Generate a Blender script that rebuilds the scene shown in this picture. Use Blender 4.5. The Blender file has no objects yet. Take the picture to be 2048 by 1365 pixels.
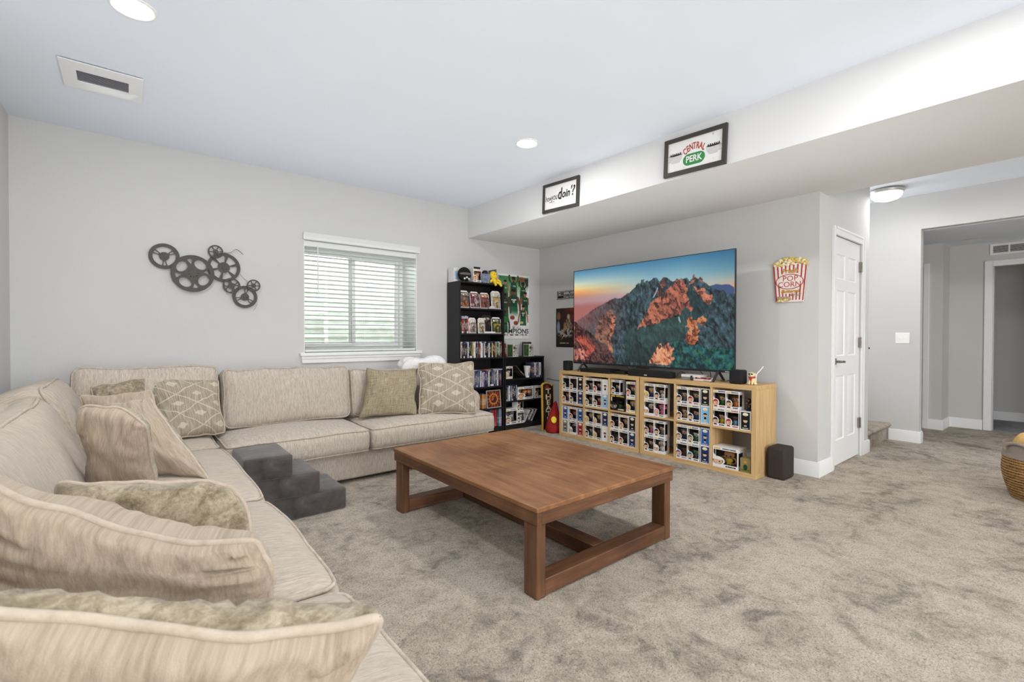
import bpy, bmesh, math, random
import numpy as np
from mathutils import Vector, Matrix, noise as mnoise
R = math.radians
rnd = random.Random(7)
scene = bpy.context.scene
COL = scene.collection

# ------------------------------------------------------------------ camera
cam_d = bpy.data.cameras.new('camera')
cam_d.sensor_width = 36.0
cam_d.lens = 942.95 / 2048 * 36.0
cam_d.clip_start = 0.02
cam_d.dof.use_dof = True
cam_d.dof.focus_distance = 4.0
cam_d.dof.aperture_fstop = 4.5
cam = bpy.data.objects.new('camera', cam_d)
COL.objects.link(cam)
_yaw, _pit, _rol = R(39.212), R(-0.616), R(0.0848)
_f = Vector((math.sin(_yaw) * math.cos(_pit), math.cos(_yaw) * math.cos(_pit), math.sin(_pit)))
_r = Vector((math.cos(_yaw), -math.sin(_yaw), 0))
_u = _r.cross(_f)
_r2 = math.cos(_rol) * _r + math.sin(_rol) * _u
_u2 = -math.sin(_rol) * _r + math.cos(_rol) * _u
_m = Matrix((_r2, _u2, -_f)).transposed().to_4x4()
_m.translation = Vector((0, 0, 1.18))
cam.matrix_world = _m
scene.camera = cam

# ------------------------------------------------------------------ render look
scene.view_settings.view_transform = 'Standard'
scene.view_settings.look = 'None'
scene.view_settings.gamma = 1.0
scene.view_settings.use_curve_mapping = False
scene.view_settings.exposure = 0.07
scene.cycles.use_denoising = True
scene.cycles.max_bounces = 10
scene.cycles.diffuse_bounces = 6
scene.cycles.glossy_bounces = 4
scene.cycles.transmission_bounces = 6
scene.cycles.transparent_max_bounces = 16
scene.cycles.caustics_reflective = False
scene.cycles.caustics_refractive = False
scene.cycles.sample_clamp_indirect = 6.0

# ------------------------------------------------------------------ world: bright overcast sky
world = bpy.data.worlds.new('overcast_sky')
scene.world = world
world.use_nodes = True
_bg = world.node_tree.nodes['Background']
_bg.inputs[0].default_value = (0.975, 0.99, 1.0, 1)
_bg.inputs[1].default_value = 13.0

# ------------------------------------------------------------------ lamps
def area_lamp(name, loc, power, size, size_y=None, rot=(0, 0, 0), color=(1, 1, 1), shape='DISK', spread=180):
    d = bpy.data.lights.new(name, 'AREA')
    d.energy = power
    d.shape = shape
    d.size = size
    if size_y:
        d.size_y = size_y
    d.color = color
    d.spread = R(spread)
    o = bpy.data.objects.new(name, d)
    o.location = loc
    o.rotation_euler = rot
    COL.objects.link(o)
    return o
CAN_SPOTS = [(0.03, 2.90), (2.52, 2.90), (0.03, 0.35), (2.52, 0.35), (0.03, -2.2), (2.52, -2.2)]
for _x, _y in CAN_SPOTS:
    area_lamp('recessed_lamp', (_x, _y, 2.728), 15, 0.15, color=(1.0, 0.995, 0.985))
# sky portals: an added unseen opening behind the camera, and the window well
for _loc, _sx, _sy, _rot in (((1.4, -4.0, 1.35), 2.4, 2.0, (R(90), 0, 0)), ((1.955, 5.8, 2.45), 2.4, 1.0, (0, 0, 0))):
    _p = area_lamp('sky_portal', _loc, 1, _sx, _sy, rot=_rot, shape='RECTANGLE')
    _p.data.cycles.is_portal = True
# added fill with no fixture, turned up to brighten the ceiling like bounced flash
area_lamp('bounce_fill', (1.9, 2.45, 1.66), 20, 4.2, 4.2, rot=(R(180), 0, 0), color=(0.96, 0.985, 1.0), shape='RECTANGLE', spread=145)
# light of the hall's flush fixture, then an added fill out of view
area_lamp('hall_lamp_and_fill', (6.05, 1.15, 2.60), 6, 0.5, color=(1.0, 0.99, 0.98))
area_lamp('hall_lamp_and_fill', (5.7, -0.8, 2.70), 27, 0.26, color=(1.0, 0.99, 0.98))  # added fill without a fixture, brightens the hall

# ------------------------------------------------------------------ helpers
def lin(c):
    out = []
    for v in c[:3]:
        v = v / 255.0
        out.append(v / 12.92 if v <= 0.04045 else ((v + 0.055) / 1.055) ** 2.4)
    return tuple(out) + (1.0,)

class NT:
    """small wrapper around a node tree"""
    def __init__(s, name):
        s.m = bpy.data.materials.new(name)
        s.m.use_nodes = True
        s.t = s.m.node_tree
        s.p = s.t.nodes['Principled BSDF']
    def n(s, kind, **kw):
        nd = s.t.nodes.new('ShaderNode' + kind)
        for k, v in kw.items():
            if k.startswith('i_'):
                nd.inputs[k[2:].replace('_', ' ')].default_value = v
            elif k.startswith('x'):
                nd.inputs[int(k[1:])].default_value = v
            else:
                setattr(nd, k, v)
        return nd
    def l(s, a, b):
        s.t.links.new(a, b)
    def coord(s, kind='Object', scale=(1, 1, 1), rot=(0, 0, 0)):
        tc = s.n('TexCoord')
        mp = s.n('Mapping')
        mp.inputs['Scale'].default_value = scale
        mp.inputs['Rotation'].default_value = rot
        s.l(tc.outputs[kind], mp.inputs['Vector'])
        return mp.outputs[0]
    def noise(s, vec, scale, detail=3, rough=0.55, dist=0.0):
        nd = s.n('TexNoise')
        nd.inputs['Scale'].default_value = scale
        nd.inputs['Detail'].default_value = detail
        nd.inputs['Roughness'].default_value = rough
        nd.inputs['Distortion'].default_value = dist
        if vec is not None:
            s.l(vec, nd.inputs['Vector'])
        return nd.outputs[0]
    def ramp(s, fac, stops, interp='LINEAR'):
        nd = s.n('ValToRGB')
        cr = nd.color_ramp
        cr.interpolation = interp
        while len(cr.elements) < len(stops):
            cr.elements.new(0.5)
        for e, (p, c) in zip(cr.elements, stops):
            e.position = p
            e.color = c if len(c) == 4 else tuple(c) + (1,)
        s.l(fac, nd.inputs[0])
        return nd.outputs[0]
    def math(s, op, a, b=None, c=None):
        nd = s.n('Math', operation=op)
        for i, v in enumerate((a, b, c)):
            if v is None:
                continue
            if isinstance(v, (int, float)):
                nd.inputs[i].default_value = v
            else:
                s.l(v, nd.inputs[i])
        return nd.outputs[0]
    def mix(s, fac, a, b, blend='MIX'):
        nd = s.n('Mix', data_type='RGBA', blend_type=blend)
        for i, v in ((0, fac), (6, a), (7, b)):
            if isinstance(v, (int, float, tuple)):
                nd.inputs[i].default_value = v
            else:
                s.l(v, nd.inputs[i])
        return nd.outputs[2]
    def bump(s, height, strength=0.3, dist=0.002, prev=None):
        nd = s.n('Bump')
        nd.inputs['Strength'].default_value = strength
        nd.inputs['Distance'].default_value = dist
        s.l(height, nd.inputs['Height'])
        if prev is not None:
            s.l(prev, nd.inputs['Normal'])
        s.l(nd.outputs[0], s.p.inputs['Normal'])
        return nd.outputs[0]
    def base(s, v):
        if isinstance(v, tuple):
            s.p.inputs['Base Color'].default_value = v
        else:
            s.l(v, s.p.inputs['Base Color'])
    def rough(s, v, spec=0.3, metal=0.0):
        s.p.inputs['Roughness'].default_value = v
        s.p.inputs['Specular IOR Level'].default_value = spec
        s.p.inputs['Metallic'].default_value = metal
        return s

def flat(name, rgb, rough=0.6, spec=0.3, metal=0.0, var=0.06, vscale=30, bump=0.0):
    t = NT(name)
    c = lin(rgb)
    v = t.coord('Object')
    nz = t.noise(v, vscale, 3)
    a = tuple(x * (1 - var) for x in c[:3]) + (1,)
    b = tuple(min(1, x * (1 + var)) for x in c[:3]) + (1,)
    t.base(t.ramp(nz, [(0.3, a), (0.7, b)]))
    t.rough(rough, spec, metal)
    if bump:
        t.bump(nz, bump, 0.001)
    return t.m

def glow(name, rgb, strength):
    t = NT(name)
    t.base(lin(rgb))
    t.p.inputs['Emission Color'].default_value = lin(rgb)
    t.p.inputs['Emission Strength'].default_value = strength
    return t.m

def objcol(name, rough=0.5, spec=0.3, marks=None):
    """colour of the single object; optional printed marks"""
    t = NT(name)
    oi = t.n('ObjectInfo')
    c = oi.outputs['Color']
    if marks:
        c = marks(t, c, oi)
    t.base(c)
    t.rough(rough, spec)
    return t.m

def colattr(name, rough=0.5, spec=0.3, emit=0.0):
    t = NT(name)
    a = t.n('Attribute', attribute_name='Col')
    if emit:
        t.base((0.01, 0.01, 0.012, 1))
        t.l(a.outputs['Color'], t.p.inputs['Emission Color'])
        t.p.inputs['Emission Strength'].default_value = emit
    else:
        t.l(a.outputs['Color'], t.p.inputs['Base Color'])
    t.rough(rough, spec)
    return t.m

def tag(o, label=None, cat=None, group=None, kind=None, color=None):
    if label: o['label'] = label
    if cat: o['category'] = cat
    if group: o['group'] = group
    if kind: o['kind'] = kind
    if color: o.color = lin(color)
    return o

def link(o, parent=None):
    COL.objects.link(o)
    if parent is not None:
        o.parent = parent
    return o

def empty(name, loc=(0, 0, 0), rz=0.0):
    o = bpy.data.objects.new(name, None)
    o.empty_display_size = 0.05
    o.location = loc
    o.rotation_euler = (0, 0, rz)
    COL.objects.link(o)
    return o

def copy_tree(o, parent=None):
    c = o.copy()
    COL.objects.link(c)
    c.parent = parent
    for ch in o.children:
        copy_tree(ch, c)
    return c

class MB:
    def __init__(s):
        s.bm = bmesh.new()
    def _mi(s, faces, mi):
        for f in faces:
            f.material_index = mi
    def box(s, lo, hi, mi=0, mat=None):
        x0, y0, z0 = lo; x1, y1, z1 = hi
        vs = [s.bm.verts.new(p) for p in ((x0,y0,z0),(x1,y0,z0),(x1,y1,z0),(x0,y1,z0),(x0,y0,z1),(x1,y0,z1),(x1,y1,z1),(x0,y1,z1))]
        if mat is not None:
            for v in vs: v.co = mat @ v.co
        fs = [s.bm.faces.new([vs[i] for i in q]) for q in ((3,2,1,0),(4,5,6,7),(0,1,5,4),(1,2,6,5),(2,3,7,6),(3,0,4,7))]
        s._mi(fs, mi)
        return vs
    def quad(s, pts, mi=0):
        f = s.bm.faces.new([s.bm.verts.new(p) for p in pts])
        f.material_index = mi
        return f
    def prism(s, poly, d0, d1, axis='y', mi=0, mi_side=None):
        """poly in the plane across the axis (x,z for y; y,z for x; x,y for z), extruded d0..d1"""
        def P(a, b, d):
            return {'y': (a, d, b), 'x': (d, a, b), 'z': (a, b, d)}[axis]
        A = [s.bm.verts.new(P(a, b, d0)) for a, b in poly]
        B = [s.bm.verts.new(P(a, b, d1)) for a, b in poly]
        fs = [s.bm.faces.new(A[::-1]), s.bm.faces.new(B)]
        s._mi(fs, mi)
        n = len(poly)
        fs2 = [s.bm.faces.new([A[i], A[(i+1) % n], B[(i+1) % n], B[i]]) for i in range(n)]
        s._mi(fs2, mi if mi_side is None else mi_side)
    def tube(s, path, r, seg=8, closed=False, mi=0, caps=True):
        path = [Vector(p) for p in path]
        n = len(path)
        rings = []
        up = None
        for i, p in enumerate(path):
            if closed:
                t = path[(i+1) % n] - path[i-1]
            else:
                t = path[min(i+1, n-1)] - path[max(i-1, 0)]
            if t.length < 1e-9: t = Vector((0, 0, 1))
            t.normalize()
            if up is None:
                up = Vector((0, 0, 1)) if abs(t.z) < 0.9 else Vector((1, 0, 0))
            a = t.cross(up)
            if a.length < 1e-6: a = t.orthogonal()
            a.normalize()
            b = a.cross(t).normalized()
            up = b
            rr = r[i] if isinstance(r, (list, tuple)) else r
            rings.append([s.bm.verts.new(p + rr * (math.cos(k*2*math.pi/seg) * a + math.sin(k*2*math.pi/seg) * b)) for k in range(seg)])
        m = n if closed else n - 1
        for i in range(m):
            A, B = rings[i], rings[(i+1) % n]
            for k in range(seg):
                f = s.bm.faces.new([A[k], A[(k+1) % seg], B[(k+1) % seg], B[k]])
                f.material_index = mi
        if caps and not closed:
            for rg in (rings[0], rings[-1]):
                f = s.bm.faces.new(rg); f.material_index = mi
    def cyl(s, p0, p1, r, seg=16, mi=0, r1=None):
        s.tube([p0, p1], [r, r if r1 is None else r1], seg, mi=mi)
    def lathe(s, prof, seg=24, mi=0, center=(0, 0, 0), sx=1.0, sy=1.0):
        cx, cy, cz = center
        rings = []
        for r, z in prof:
            if r < 1e-6:
                rings.append([s.bm.verts.new((cx, cy, cz + z))])
            else:
                rings.append([s.bm.verts.new((cx + sx*r*math.cos(k*2*math.pi/seg), cy + sy*r*math.sin(k*2*math.pi/seg), cz + z)) for k in range(seg)])
        for A, B in zip(rings, rings[1:]):
            for k in range(seg):
                a0, a1 = A[k % len(A)], A[(k+1) % len(A)]
                b0, b1 = B[k % len(B)], B[(k+1) % len(B)]
                vs = []
                for v in (a0, a1, b1, b0):
                    if v not in vs: vs.append(v)
                if len(vs) >= 3:
                    f = s.bm.faces.new(vs); f.material_index = mi
        if len(rings[0]) > 1:
            f = s.bm.faces.new(rings[0][::-1]); f.material_index = mi
        if len(rings[-1]) > 1:
            f = s.bm.faces.new(rings[-1]); f.material_index = mi
    def ball(s, c, rx, ry=None, rz=None, seg=16, rings=10, mi=0, mat=None):
        ry = rx if ry is None else ry
        rz = rx if rz is None else rz
        n0 = len(s.bm.verts)
        s.lathe([(max(0, math.sin(math.pi*i/rings)) if 0 < i < rings else 0, -math.cos(math.pi*i/rings)) for i in range(rings+1)], seg, mi)
        s.bm.verts.ensure_lookup_table()
        for v in s.bm.verts[n0:]:
            p = Vector((v.co.x*rx, v.co.y*ry, v.co.z*rz))
            if mat is not None: p = mat @ p
            v.co = p + Vector(c)
    def wall_holes(s, u0, u1, z0, z1, holes, d0, d1, axis='y', mi=0):
        """slab across axis, from grid cells that no hole covers"""
        us = sorted({u0, u1, *[h[0] for h in holes], *[h[1] for h in holes]})
        zs = sorted({z0, z1, *[h[2] for h in holes], *[h[3] for h in holes]})
        us = [u for u in us if u0 <= u <= u1]; zs = [z for z in zs if z0 <= z <= z1]
        for a, b in zip(us, us[1:]):
            for c, d in zip(zs, zs[1:]):
                mu, mz = (a+b)/2, (c+d)/2
                if any(h[0] < mu < h[1] and h[2] < mz < h[3] for h in holes):
                    continue
                if axis == 'y': s.box((a, d0, c), (b, d1, d), mi)
                else: s.box((d0, a, c), (d1, b, d), mi)
        bmesh.ops.remove_doubles(s.bm, verts=s.bm.verts, dist=1e-5)
        # inner walls between cells
        seen = {}
        for f in list(s.bm.faces):
            k = tuple(sorted(v.index for v in f.verts))
            seen.setdefault(frozenset(f.verts), []).append(f)
        bmesh.ops.delete(s.bm, geom=[f for fs in seen.values() if len(fs) > 1 for f in fs], context='FACES_ONLY')
    def mesh(s, name, mats=(), smooth=40, fix=True):
        if fix:
            bmesh.ops.recalc_face_normals(s.bm, faces=s.bm.faces)
        me = bpy.data.meshes.new(name)
        s.bm.to_mesh(me)
        s.bm.free()
        for m in mats: me.materials.append(m)
        if smooth:
            me.shade_smooth()
            me.set_sharp_from_angle(angle=R(smooth))
        return me
    def build(s, name, mats, parent=None, loc=None, rot=None, bevel=0.0, seg=2, smooth=40, fix=True):
        if not isinstance(mats, (list, tuple)): mats = [mats]
        o = bpy.data.objects.new(name, s.mesh(name, mats, smooth, fix))
        link(o, parent)
        if loc is not None: o.location = loc
        if rot is not None: o.rotation_euler = rot
        if bevel:
            b = o.modifiers.new('bevel', 'BEVEL')
            b.width = bevel; b.segments = seg; b.limit_method = 'ANGLE'; b.angle_limit = R(40)
            b.harden_normals = False
        return o

def simple_box(name, lo, hi, m, parent=None, bevel=0.0):
    b = MB(); b.box(lo, hi)
    return b.build(name, m, parent, bevel=bevel)

def text_mesh(name, s, size, depth=0.0008, align='CENTER', shear=0.0, spacing=1.0, bold=0.0):
    cu = bpy.data.curves.new(name, 'FONT')
    cu.body = s
    cu.size = size
    cu.extrude = depth
    cu.align_x = align
    cu.align_y = 'CENTER'
    cu.shear = shear
    cu.space_character = spacing
    cu.offset = bold
    cu.resolution_u = 3
    o = bpy.data.objects.new(name, cu)
    COL.objects.link(o)
    dg = bpy.context.evaluated_depsgraph_get()
    me = bpy.data.meshes.new_from_object(o.evaluated_get(dg))
    bpy.data.objects.remove(o)
    bpy.data.curves.remove(cu)
    me.name = name
    return me

def text_obj(name, s, size, m, parent, mat, **kw):
    me = text_mesh(name, s, size, **kw)
    me.materials.clear()
    me.materials.append(m)
    o = bpy.data.objects.new(name, me)
    link(o, parent)
    o.matrix_local = mat
    return o

def paint_grid(name, w, h, nx, ny, func, mat, parent=None, matrix=None):
    """flat print: a fine grid lying in its own x-z plane (front towards -y), coloured per vertex; func(u, v) -> sRGB 0..255 arrays, u right, v up"""
    u, v = np.meshgrid(np.linspace(0, 1, nx), np.linspace(0, 1, ny))
    rgb = np.clip(np.asarray(func(u, v), dtype=float), 0, 255) / 255.0
    rgb = np.where(rgb <= 0.04045, rgb / 12.92, ((rgb + 0.055) / 1.055) ** 2.4)
    co = np.zeros((ny, nx, 3))
    co[..., 0] = (u - 0.5) * w
    co[..., 2] = (v - 0.5) * h
    idx = np.arange(nx * ny).reshape(ny, nx)
    quads = np.stack([idx[:-1, :-1], idx[:-1, 1:], idx[1:, 1:], idx[1:, :-1]], -1).reshape(-1, 4)
    me = bpy.data.meshes.new(name)
    nf = len(quads)
    me.vertices.add(nx * ny)
    me.vertices.foreach_set('co', co.reshape(-1).astype(np.float32))
    me.loops.add(nf * 4)
    me.polygons.add(nf)
    me.loops.foreach_set('vertex_index', quads.reshape(-1).astype(np.int32))
    me.polygons.foreach_set('loop_start', (np.arange(nf) * 4).astype(np.int32))
    me.update(calc_edges=True)
    ca = me.color_attributes.new('Col', 'FLOAT_COLOR', 'POINT')
    rgba = np.ones((ny, nx, 4), np.float32)
    rgba[..., :3] = rgb
    ca.data.foreach_set('color', rgba.reshape(-1))
    me.materials.append(mat)
    o = bpy.data.objects.new(name, me)
    link(o, parent)
    if matrix is not None: o.matrix_local = matrix
    return o

_NG = np.random.default_rng(5)
_LAT = _NG.random((8, 256, 256))
def vnoise(x, y, k=0):
    g = _LAT[k % 8]
    xi = np.floor(x).astype(int); yi = np.floor(y).astype(int)
    fx = x - xi; fy = y - yi
    fx = fx*fx*(3-2*fx); fy = fy*fy*(3-2*fy)
    a = g[yi % 256, xi % 256]; b = g[yi % 256, (xi+1) % 256]
    c = g[(yi+1) % 256, xi % 256]; d = g[(yi+1) % 256, (xi+1) % 256]
    return (a*(1-fx)+b*fx)*(1-fy) + (c*(1-fx)+d*fx)*fy
def fbm(x, y, o=4, k=0):
    s = np.zeros_like(x); a = 0.5; t = 0
    for i in range(o):
        s += a * vnoise(x * 2**i, y * 2**i, k + i); t += a; a *= 0.55
    return s / t
def inpoly(u, v, poly):
    ins = np.zeros(u.shape, bool)
    n = len(poly)
    for i in range(n):
        x0, y0 = poly[i]; x1, y1 = poly[(i+1) % n]
        if y0 == y1: continue
        c = ((y0 > v) != (y1 > v)) & (u < (x1-x0) * (v-y0) / (y1-y0) + x0)
        ins ^= c
    return ins
def soften(rgb, n=1):
    for _ in range(n):
        p = np.pad(rgb, ((1, 1), (1, 1), (0, 0)), mode='edge')
        rgb = (p[1:-1, 1:-1] * 4 + (p[:-2, 1:-1] + p[2:, 1:-1] + p[1:-1, :-2] + p[1:-1, 2:]) * 2 + p[:-2, :-2] + p[2:, 2:] + p[:-2, 2:] + p[2:, :-2]) / 16
    return rgb
def put(rgb, mask, col, a=1.0):
    m = (mask * a)[..., None] if not isinstance(mask, bool) else a
    return rgb * (1 - m) + np.asarray(col, float) * m

def ordinal(n):
    return ['first','second','third','fourth','fifth','sixth','seventh','eighth','ninth','tenth','eleventh','twelfth','thirteenth','fourteenth','fifteenth','sixteenth','seventeenth','eighteenth','nineteenth','twentieth','twenty-first','twenty-second','twenty-third','twenty-fourth','twenty-fifth','twenty-sixth','twenty-seventh','twenty-eighth','twenty-ninth','thirtieth','thirty-first','thirty-second','thirty-third','thirty-fourth','thirty-fifth','thirty-sixth'][n]
# ================================================================== materials of the shell
def wall_mat(name, rgb, bump=0.25):
    t = NT(name)
    v = t.coord('Object')
    t.base(t.ramp(t.noise(v, 1.5, 2), [(0.3, lin(tuple(c*0.99 for c in rgb))), (0.7, lin(rgb))]))
    t.bump(t.noise(v, 95, 3, 0.6), bump, 0.0025)
    t.rough(0.75, 0.2)
    return t.m
M_WALL = wall_mat('grey_wall_paint', (207, 207, 206))
M_CEIL = wall_mat('white_ceiling_paint', (231, 238, 248), 0.12)
M_SOFF = wall_mat('soffit_paint', (225, 225, 225), 0.15)
M_TRIM = flat('white_trim_paint', (236, 237, 238), 0.38, 0.4, var=0.01)
M_VINYL = flat('white_vinyl', (249, 250, 249), 0.35, 0.4, var=0.01)
M_BLACK = flat('black_plastic', (26, 26, 28), 0.45, 0.4)
M_DARK = flat('dark_recess', (12, 12, 13), 0.9, 0.1)
M_NICKEL = flat('satin_nickel', (150, 144, 136), 0.3, 0.5, 1.0, var=0.03)

def carpet_mat(name, light, mid, dark, k=1.0):
    t = NT(name)
    v = t.coord('Object')
    big = t.noise(v, 2.6 * k, 5, 0.68, 0.9)
    med = t.noise(v, 11.0 * k, 5, 0.7, 0.8)
    fine = t.noise(v, 120, 4, 0.8)
    wob = t.n('VectorMath', operation='MULTIPLY_ADD')
    nn = t.n('TexNoise'); nn.inputs['Scale'].default_value = 60; t.l(v, nn.inputs['Vector'])
    t.l(nn.outputs['Color'], wob.inputs[0]); wob.inputs[1].default_value = (0.03, 0.03, 0.03); t.l(v, wob.inputs[2])
    fib = t.n('TexVoronoi'); fib.inputs['Scale'].default_value = 150
    t.l(wob.outputs[0], fib.inputs['Vector'])
    s = t.math('ADD', t.math('MULTIPLY', big, 0.55), t.math('MULTIPLY', med, 0.45))
    c = t.ramp(s, [(0.37, lin(dark)), (0.47, lin(mid)), (0.56, lin(light)), (0.8, lin(tuple(min(255, x+6) for x in light)))])
    fm = t.math('SUBTRACT', t.math('MULTIPLY', fine, 1.0), t.math('MULTIPLY', fib.outputs['Distance'], 0.45))
    c2 = t.mix(0.85, c, t.ramp(fm, [(0.02, (0.38, 0.36, 0.34, 1)), (0.13, (0.82, 0.81, 0.80, 1)), (0.25, (1.10, 1.10, 1.10, 1)), (0.40, (1.42, 1.42, 1.42, 1))]), 'MULTIPLY')
    t.base(c2)
    t.bump(fm, 1.0, 0.02)
    t.rough(0.95, 0.05)
    t.p.inputs['Sheen Weight'].default_value = 0.25
    return t.m
M_CARPET = carpet_mat('mottled_plush_carpet', (222, 208, 190), (200, 186, 167), (144, 131, 115))

YW, XT, XL = 4.87, 4.467, -0.648       # window wall, screen wall, left wall
ZC, ZS, XS = 2.744, 2.387, 3.267       # ceiling, soffit underside, soffit face
YB = -4.0

def structure(name, o):
    o.name = name
    tag(o, kind='structure')
    return o
def sbox(name, lo, hi, m, bevel=0.0):
    return structure(name, simple_box(name, lo, hi, m, bevel=bevel))

sbox('floor', (XL - 0.3, YB - 0.2, -0.2), (10.4, YW + 0.3, 0.0), M_CARPET)
b = MB(); b.wall_holes(XL - 0.3, XT + 0.2, 0, ZC, [(1.345, 2.565, 1.013, 2.125)], YW, YW + 0.42)
structure('wall_window', b.build('wall_window', M_WALL, smooth=0))
sbox('wall_left', (XL - 0.2, YB, 0), (XL, YW, ZC), M_WALL)
b = MB(); b.wall_holes(XL - 0.2, 10.0, 0, ZC, [(0.2, 2.6, 0.35, 2.35)], YB - 0.15, YB)  # unseen opening added and sized to let sky light in
structure('wall_back', b.build('wall_back', M_WALL, smooth=0))
b = MB(); b.box((XT, 1.43, 0), (XT + 0.12, YW, ZC))
structure('wall_tv', b.build('wall_tv', M_WALL))
DX0, DX1, DZ = 4.825, 5.605, 2.085
b = MB(); b.wall_holes(XT + 0.12, 5.87, 0, ZC, [(DX0, DX1, -1, DZ)], 1.43, 1.55)
structure('wall_closet', b.build('wall_closet', M_WALL, smooth=0))
sbox('wall_stair', (5.75, 1.55, 0), (5.87, YW, ZC), M_WALL)
sbox('ceiling', (XL - 0.3, YB - 0.2, ZC), (6.9, YW + 0.3, ZC + 0.15), M_CEIL)
sbox('ceiling_soffit', (XS, YB, ZS), (4.648, 1.43, ZC), M_SOFF)
sbox('ceiling_soffit', (XS, 1.43, ZS), (XT, YW, ZC), M_SOFF)
# hall
XH = 6.777
b = MB()
b.box((XH, 1.185, 0), (XH + 0.115, YW, ZC)); b.box((XH, YB, 2.364), (XH + 0.115, 1.185, ZC))
structure('wall_switch', b.build('wall_switch', M_WALL))
M_HALL = wall_mat('hall_wall_paint', (206, 204, 202))
sbox('ceiling_hall', (XH + 0.115, YB, 2.36), (10.3, 2.6, 2.5), M_CEIL)
sbox('wall_hall', (7.95, 1.173, 0), (8.06, 2.5, 2.36), M_HALL)
sbox('wall_hall', (8.06, 1.173, 0), (8.40, 1.28, 2.36), M_HALL)
b = MB(); b.wall_holes(YB, 1.173, 0, 2.36, [(-0.05, 0.77, -1, 2.06)], 8.38, 8.49, axis='x')
structure('wall_hall', b.build('wall_hall', M_HALL, smooth=0))
sbox('wall_hall', (9.55, YB, 0), (9.66, 2.5, 2.36), M_HALL)
sbox('wall_hall', (XH + 0.115, 2.4, 0), (9.6, 2.5, 2.36), M_HALL)
M_HALLCARPET = carpet_mat('grey_hall_carpet', (186, 188, 190), (170, 172, 175), (150, 152, 155))
sbox('floor_hall', (8.44, YB, -0.05), (9.55, 2.4, 0.004), M_HALLCARPET)

# baseboards, each with a small moulded top
def baseboard(name, p0, p1, nrm, m=M_TRIM, h=0.125, t=0.016):
    """from p0 to p1 on the floor, standing proud of the wall towards nrm"""
    p0, p1, nrm = Vector((*p0, 0)), Vector((*p1, 0)), Vector((*nrm, 0))
    prof = [(0, 0.0), (t, 0.0), (t, h - 0.022), (t * 0.72, h - 0.014), (t * 0.62, h - 0.004), (t * 0.35, h), (0, h)]
    bb = MB()
    A = [bb.bm.verts.new(p0 + nrm * a + Vector((0, 0, z))) for a, z in prof]
    B = [bb.bm.verts.new(p1 + nrm * a + Vector((0, 0, z))) for a, z in prof]
    n = len(prof)
    bb.bm.faces.new(A); bb.bm.faces.new(B[::-1])
    for i in range(n):
        bb.bm.faces.new([A[i], A[(i+1) % n], B[(i+1) % n], B[i]])
    return structure(name, bb.build(name, m, smooth=30))
baseboard('baseboard_tv', (XT, 1.414), (XT, YW), (-1, 0))
baseboard('baseboard_closet', (XT, 1.43), (4.765, 1.43), (0, -1))
baseboard('baseboard_closet', (5.668, 1.43), (5.87, 1.43), (0, -1))
baseboard('baseboard_stair', (5.87, 1.414), (5.87, 1.47), (1, 0))
baseboard('baseboard_switch', (XH, 1.169), (XH, 1.452), (-1, 0))
baseboard('baseboard_switch', (XH, 1.185), (XH + 0.115, 1.185), (0, -1))
baseboard('baseboard_window', (XL, YW), (XT, YW), (0, -1))
baseboard('baseboard_left', (XL, YB), (XL, YW), (1, 0))
baseboard('baseboard_hall', (7.95, 1.157), (7.95, 1.30), (-1, 0))
baseboard('baseboard_hall', (7.95, 1.173), (8.38, 1.173), (0, -1))
baseboard('baseboard_hall', (8.38, 0.85), (8.38, 1.173), (-1, 0))
baseboard('baseboard_hall', (9.55, YB), (9.55, 2.4), (-1, 0))

# door casings of the hall
def casing(name, lo, hi):
    return sbox(name, lo, hi, M_TRIM, 0.004)
casing('trim_1', (7.928, 1.30, 0), (7.95, 1.36, 2.115))
b = MB(); b.box((8.358, 0.77, 0), (8.38, 0.845, 2.13)); b.box((8.358, -0.1, 2.058), (8.38, 0.77, 2.13))
structure('trim_2', b.build('trim_2', M_TRIM, bevel=0.004))
casing('trim_3', (8.38, 0.762, 0), (8.49, 0.770, 2.058))

# ------------------------------------------------------------------ closet door
d1 = structure('door_1', empty('door_1', (DX0, 1.43, 0)))
DW = DX1 - DX0
def casing_profile(x0, x1, z0, z1):
    bb = MB()
    bb.box((x0, -0.018, z0), (x1, 0.0, z1))
    return bb
for nm, x0, x1, z0, z1 in (('casing', -0.062, 0.004, 0, DZ + 0.066), ('casing', DW - 0.004, DW + 0.062, 0, DZ + 0.066), ('casing', 0.004, DW - 0.004, DZ - 0.004, DZ + 0.066)):
    bb = MB(); bb.box((x0, -0.016, z0), (x1, 0.0, z1))
    horizontal = nm == 'casing' and x1 - x0 > 0.2
    if horizontal:
        bb.box((x0, -0.022, z1 - 0.02), (x1, -0.0155, z1))
    elif x0 < 0:
        bb.box((x0, -0.022, z0), (x0 + 0.02, -0.0155, z1))
    else:
        bb.box((x1 - 0.02, -0.022, z0), (x1, -0.0155, z1))
    bb.build(nm, M_TRIM, d1, bevel=0.003)
bb = MB(); bb.box((0.0, 0.05, 0), (0.012, 0.10, DZ)); bb.box((DW - 0.012, 0.05, 0), (DW, 0.10, DZ)); bb.box((0.012, 0.05, DZ - 0.012), (DW - 0.012, 0.10, DZ))
bb.build('door_stop', M_TRIM, d1)
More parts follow.
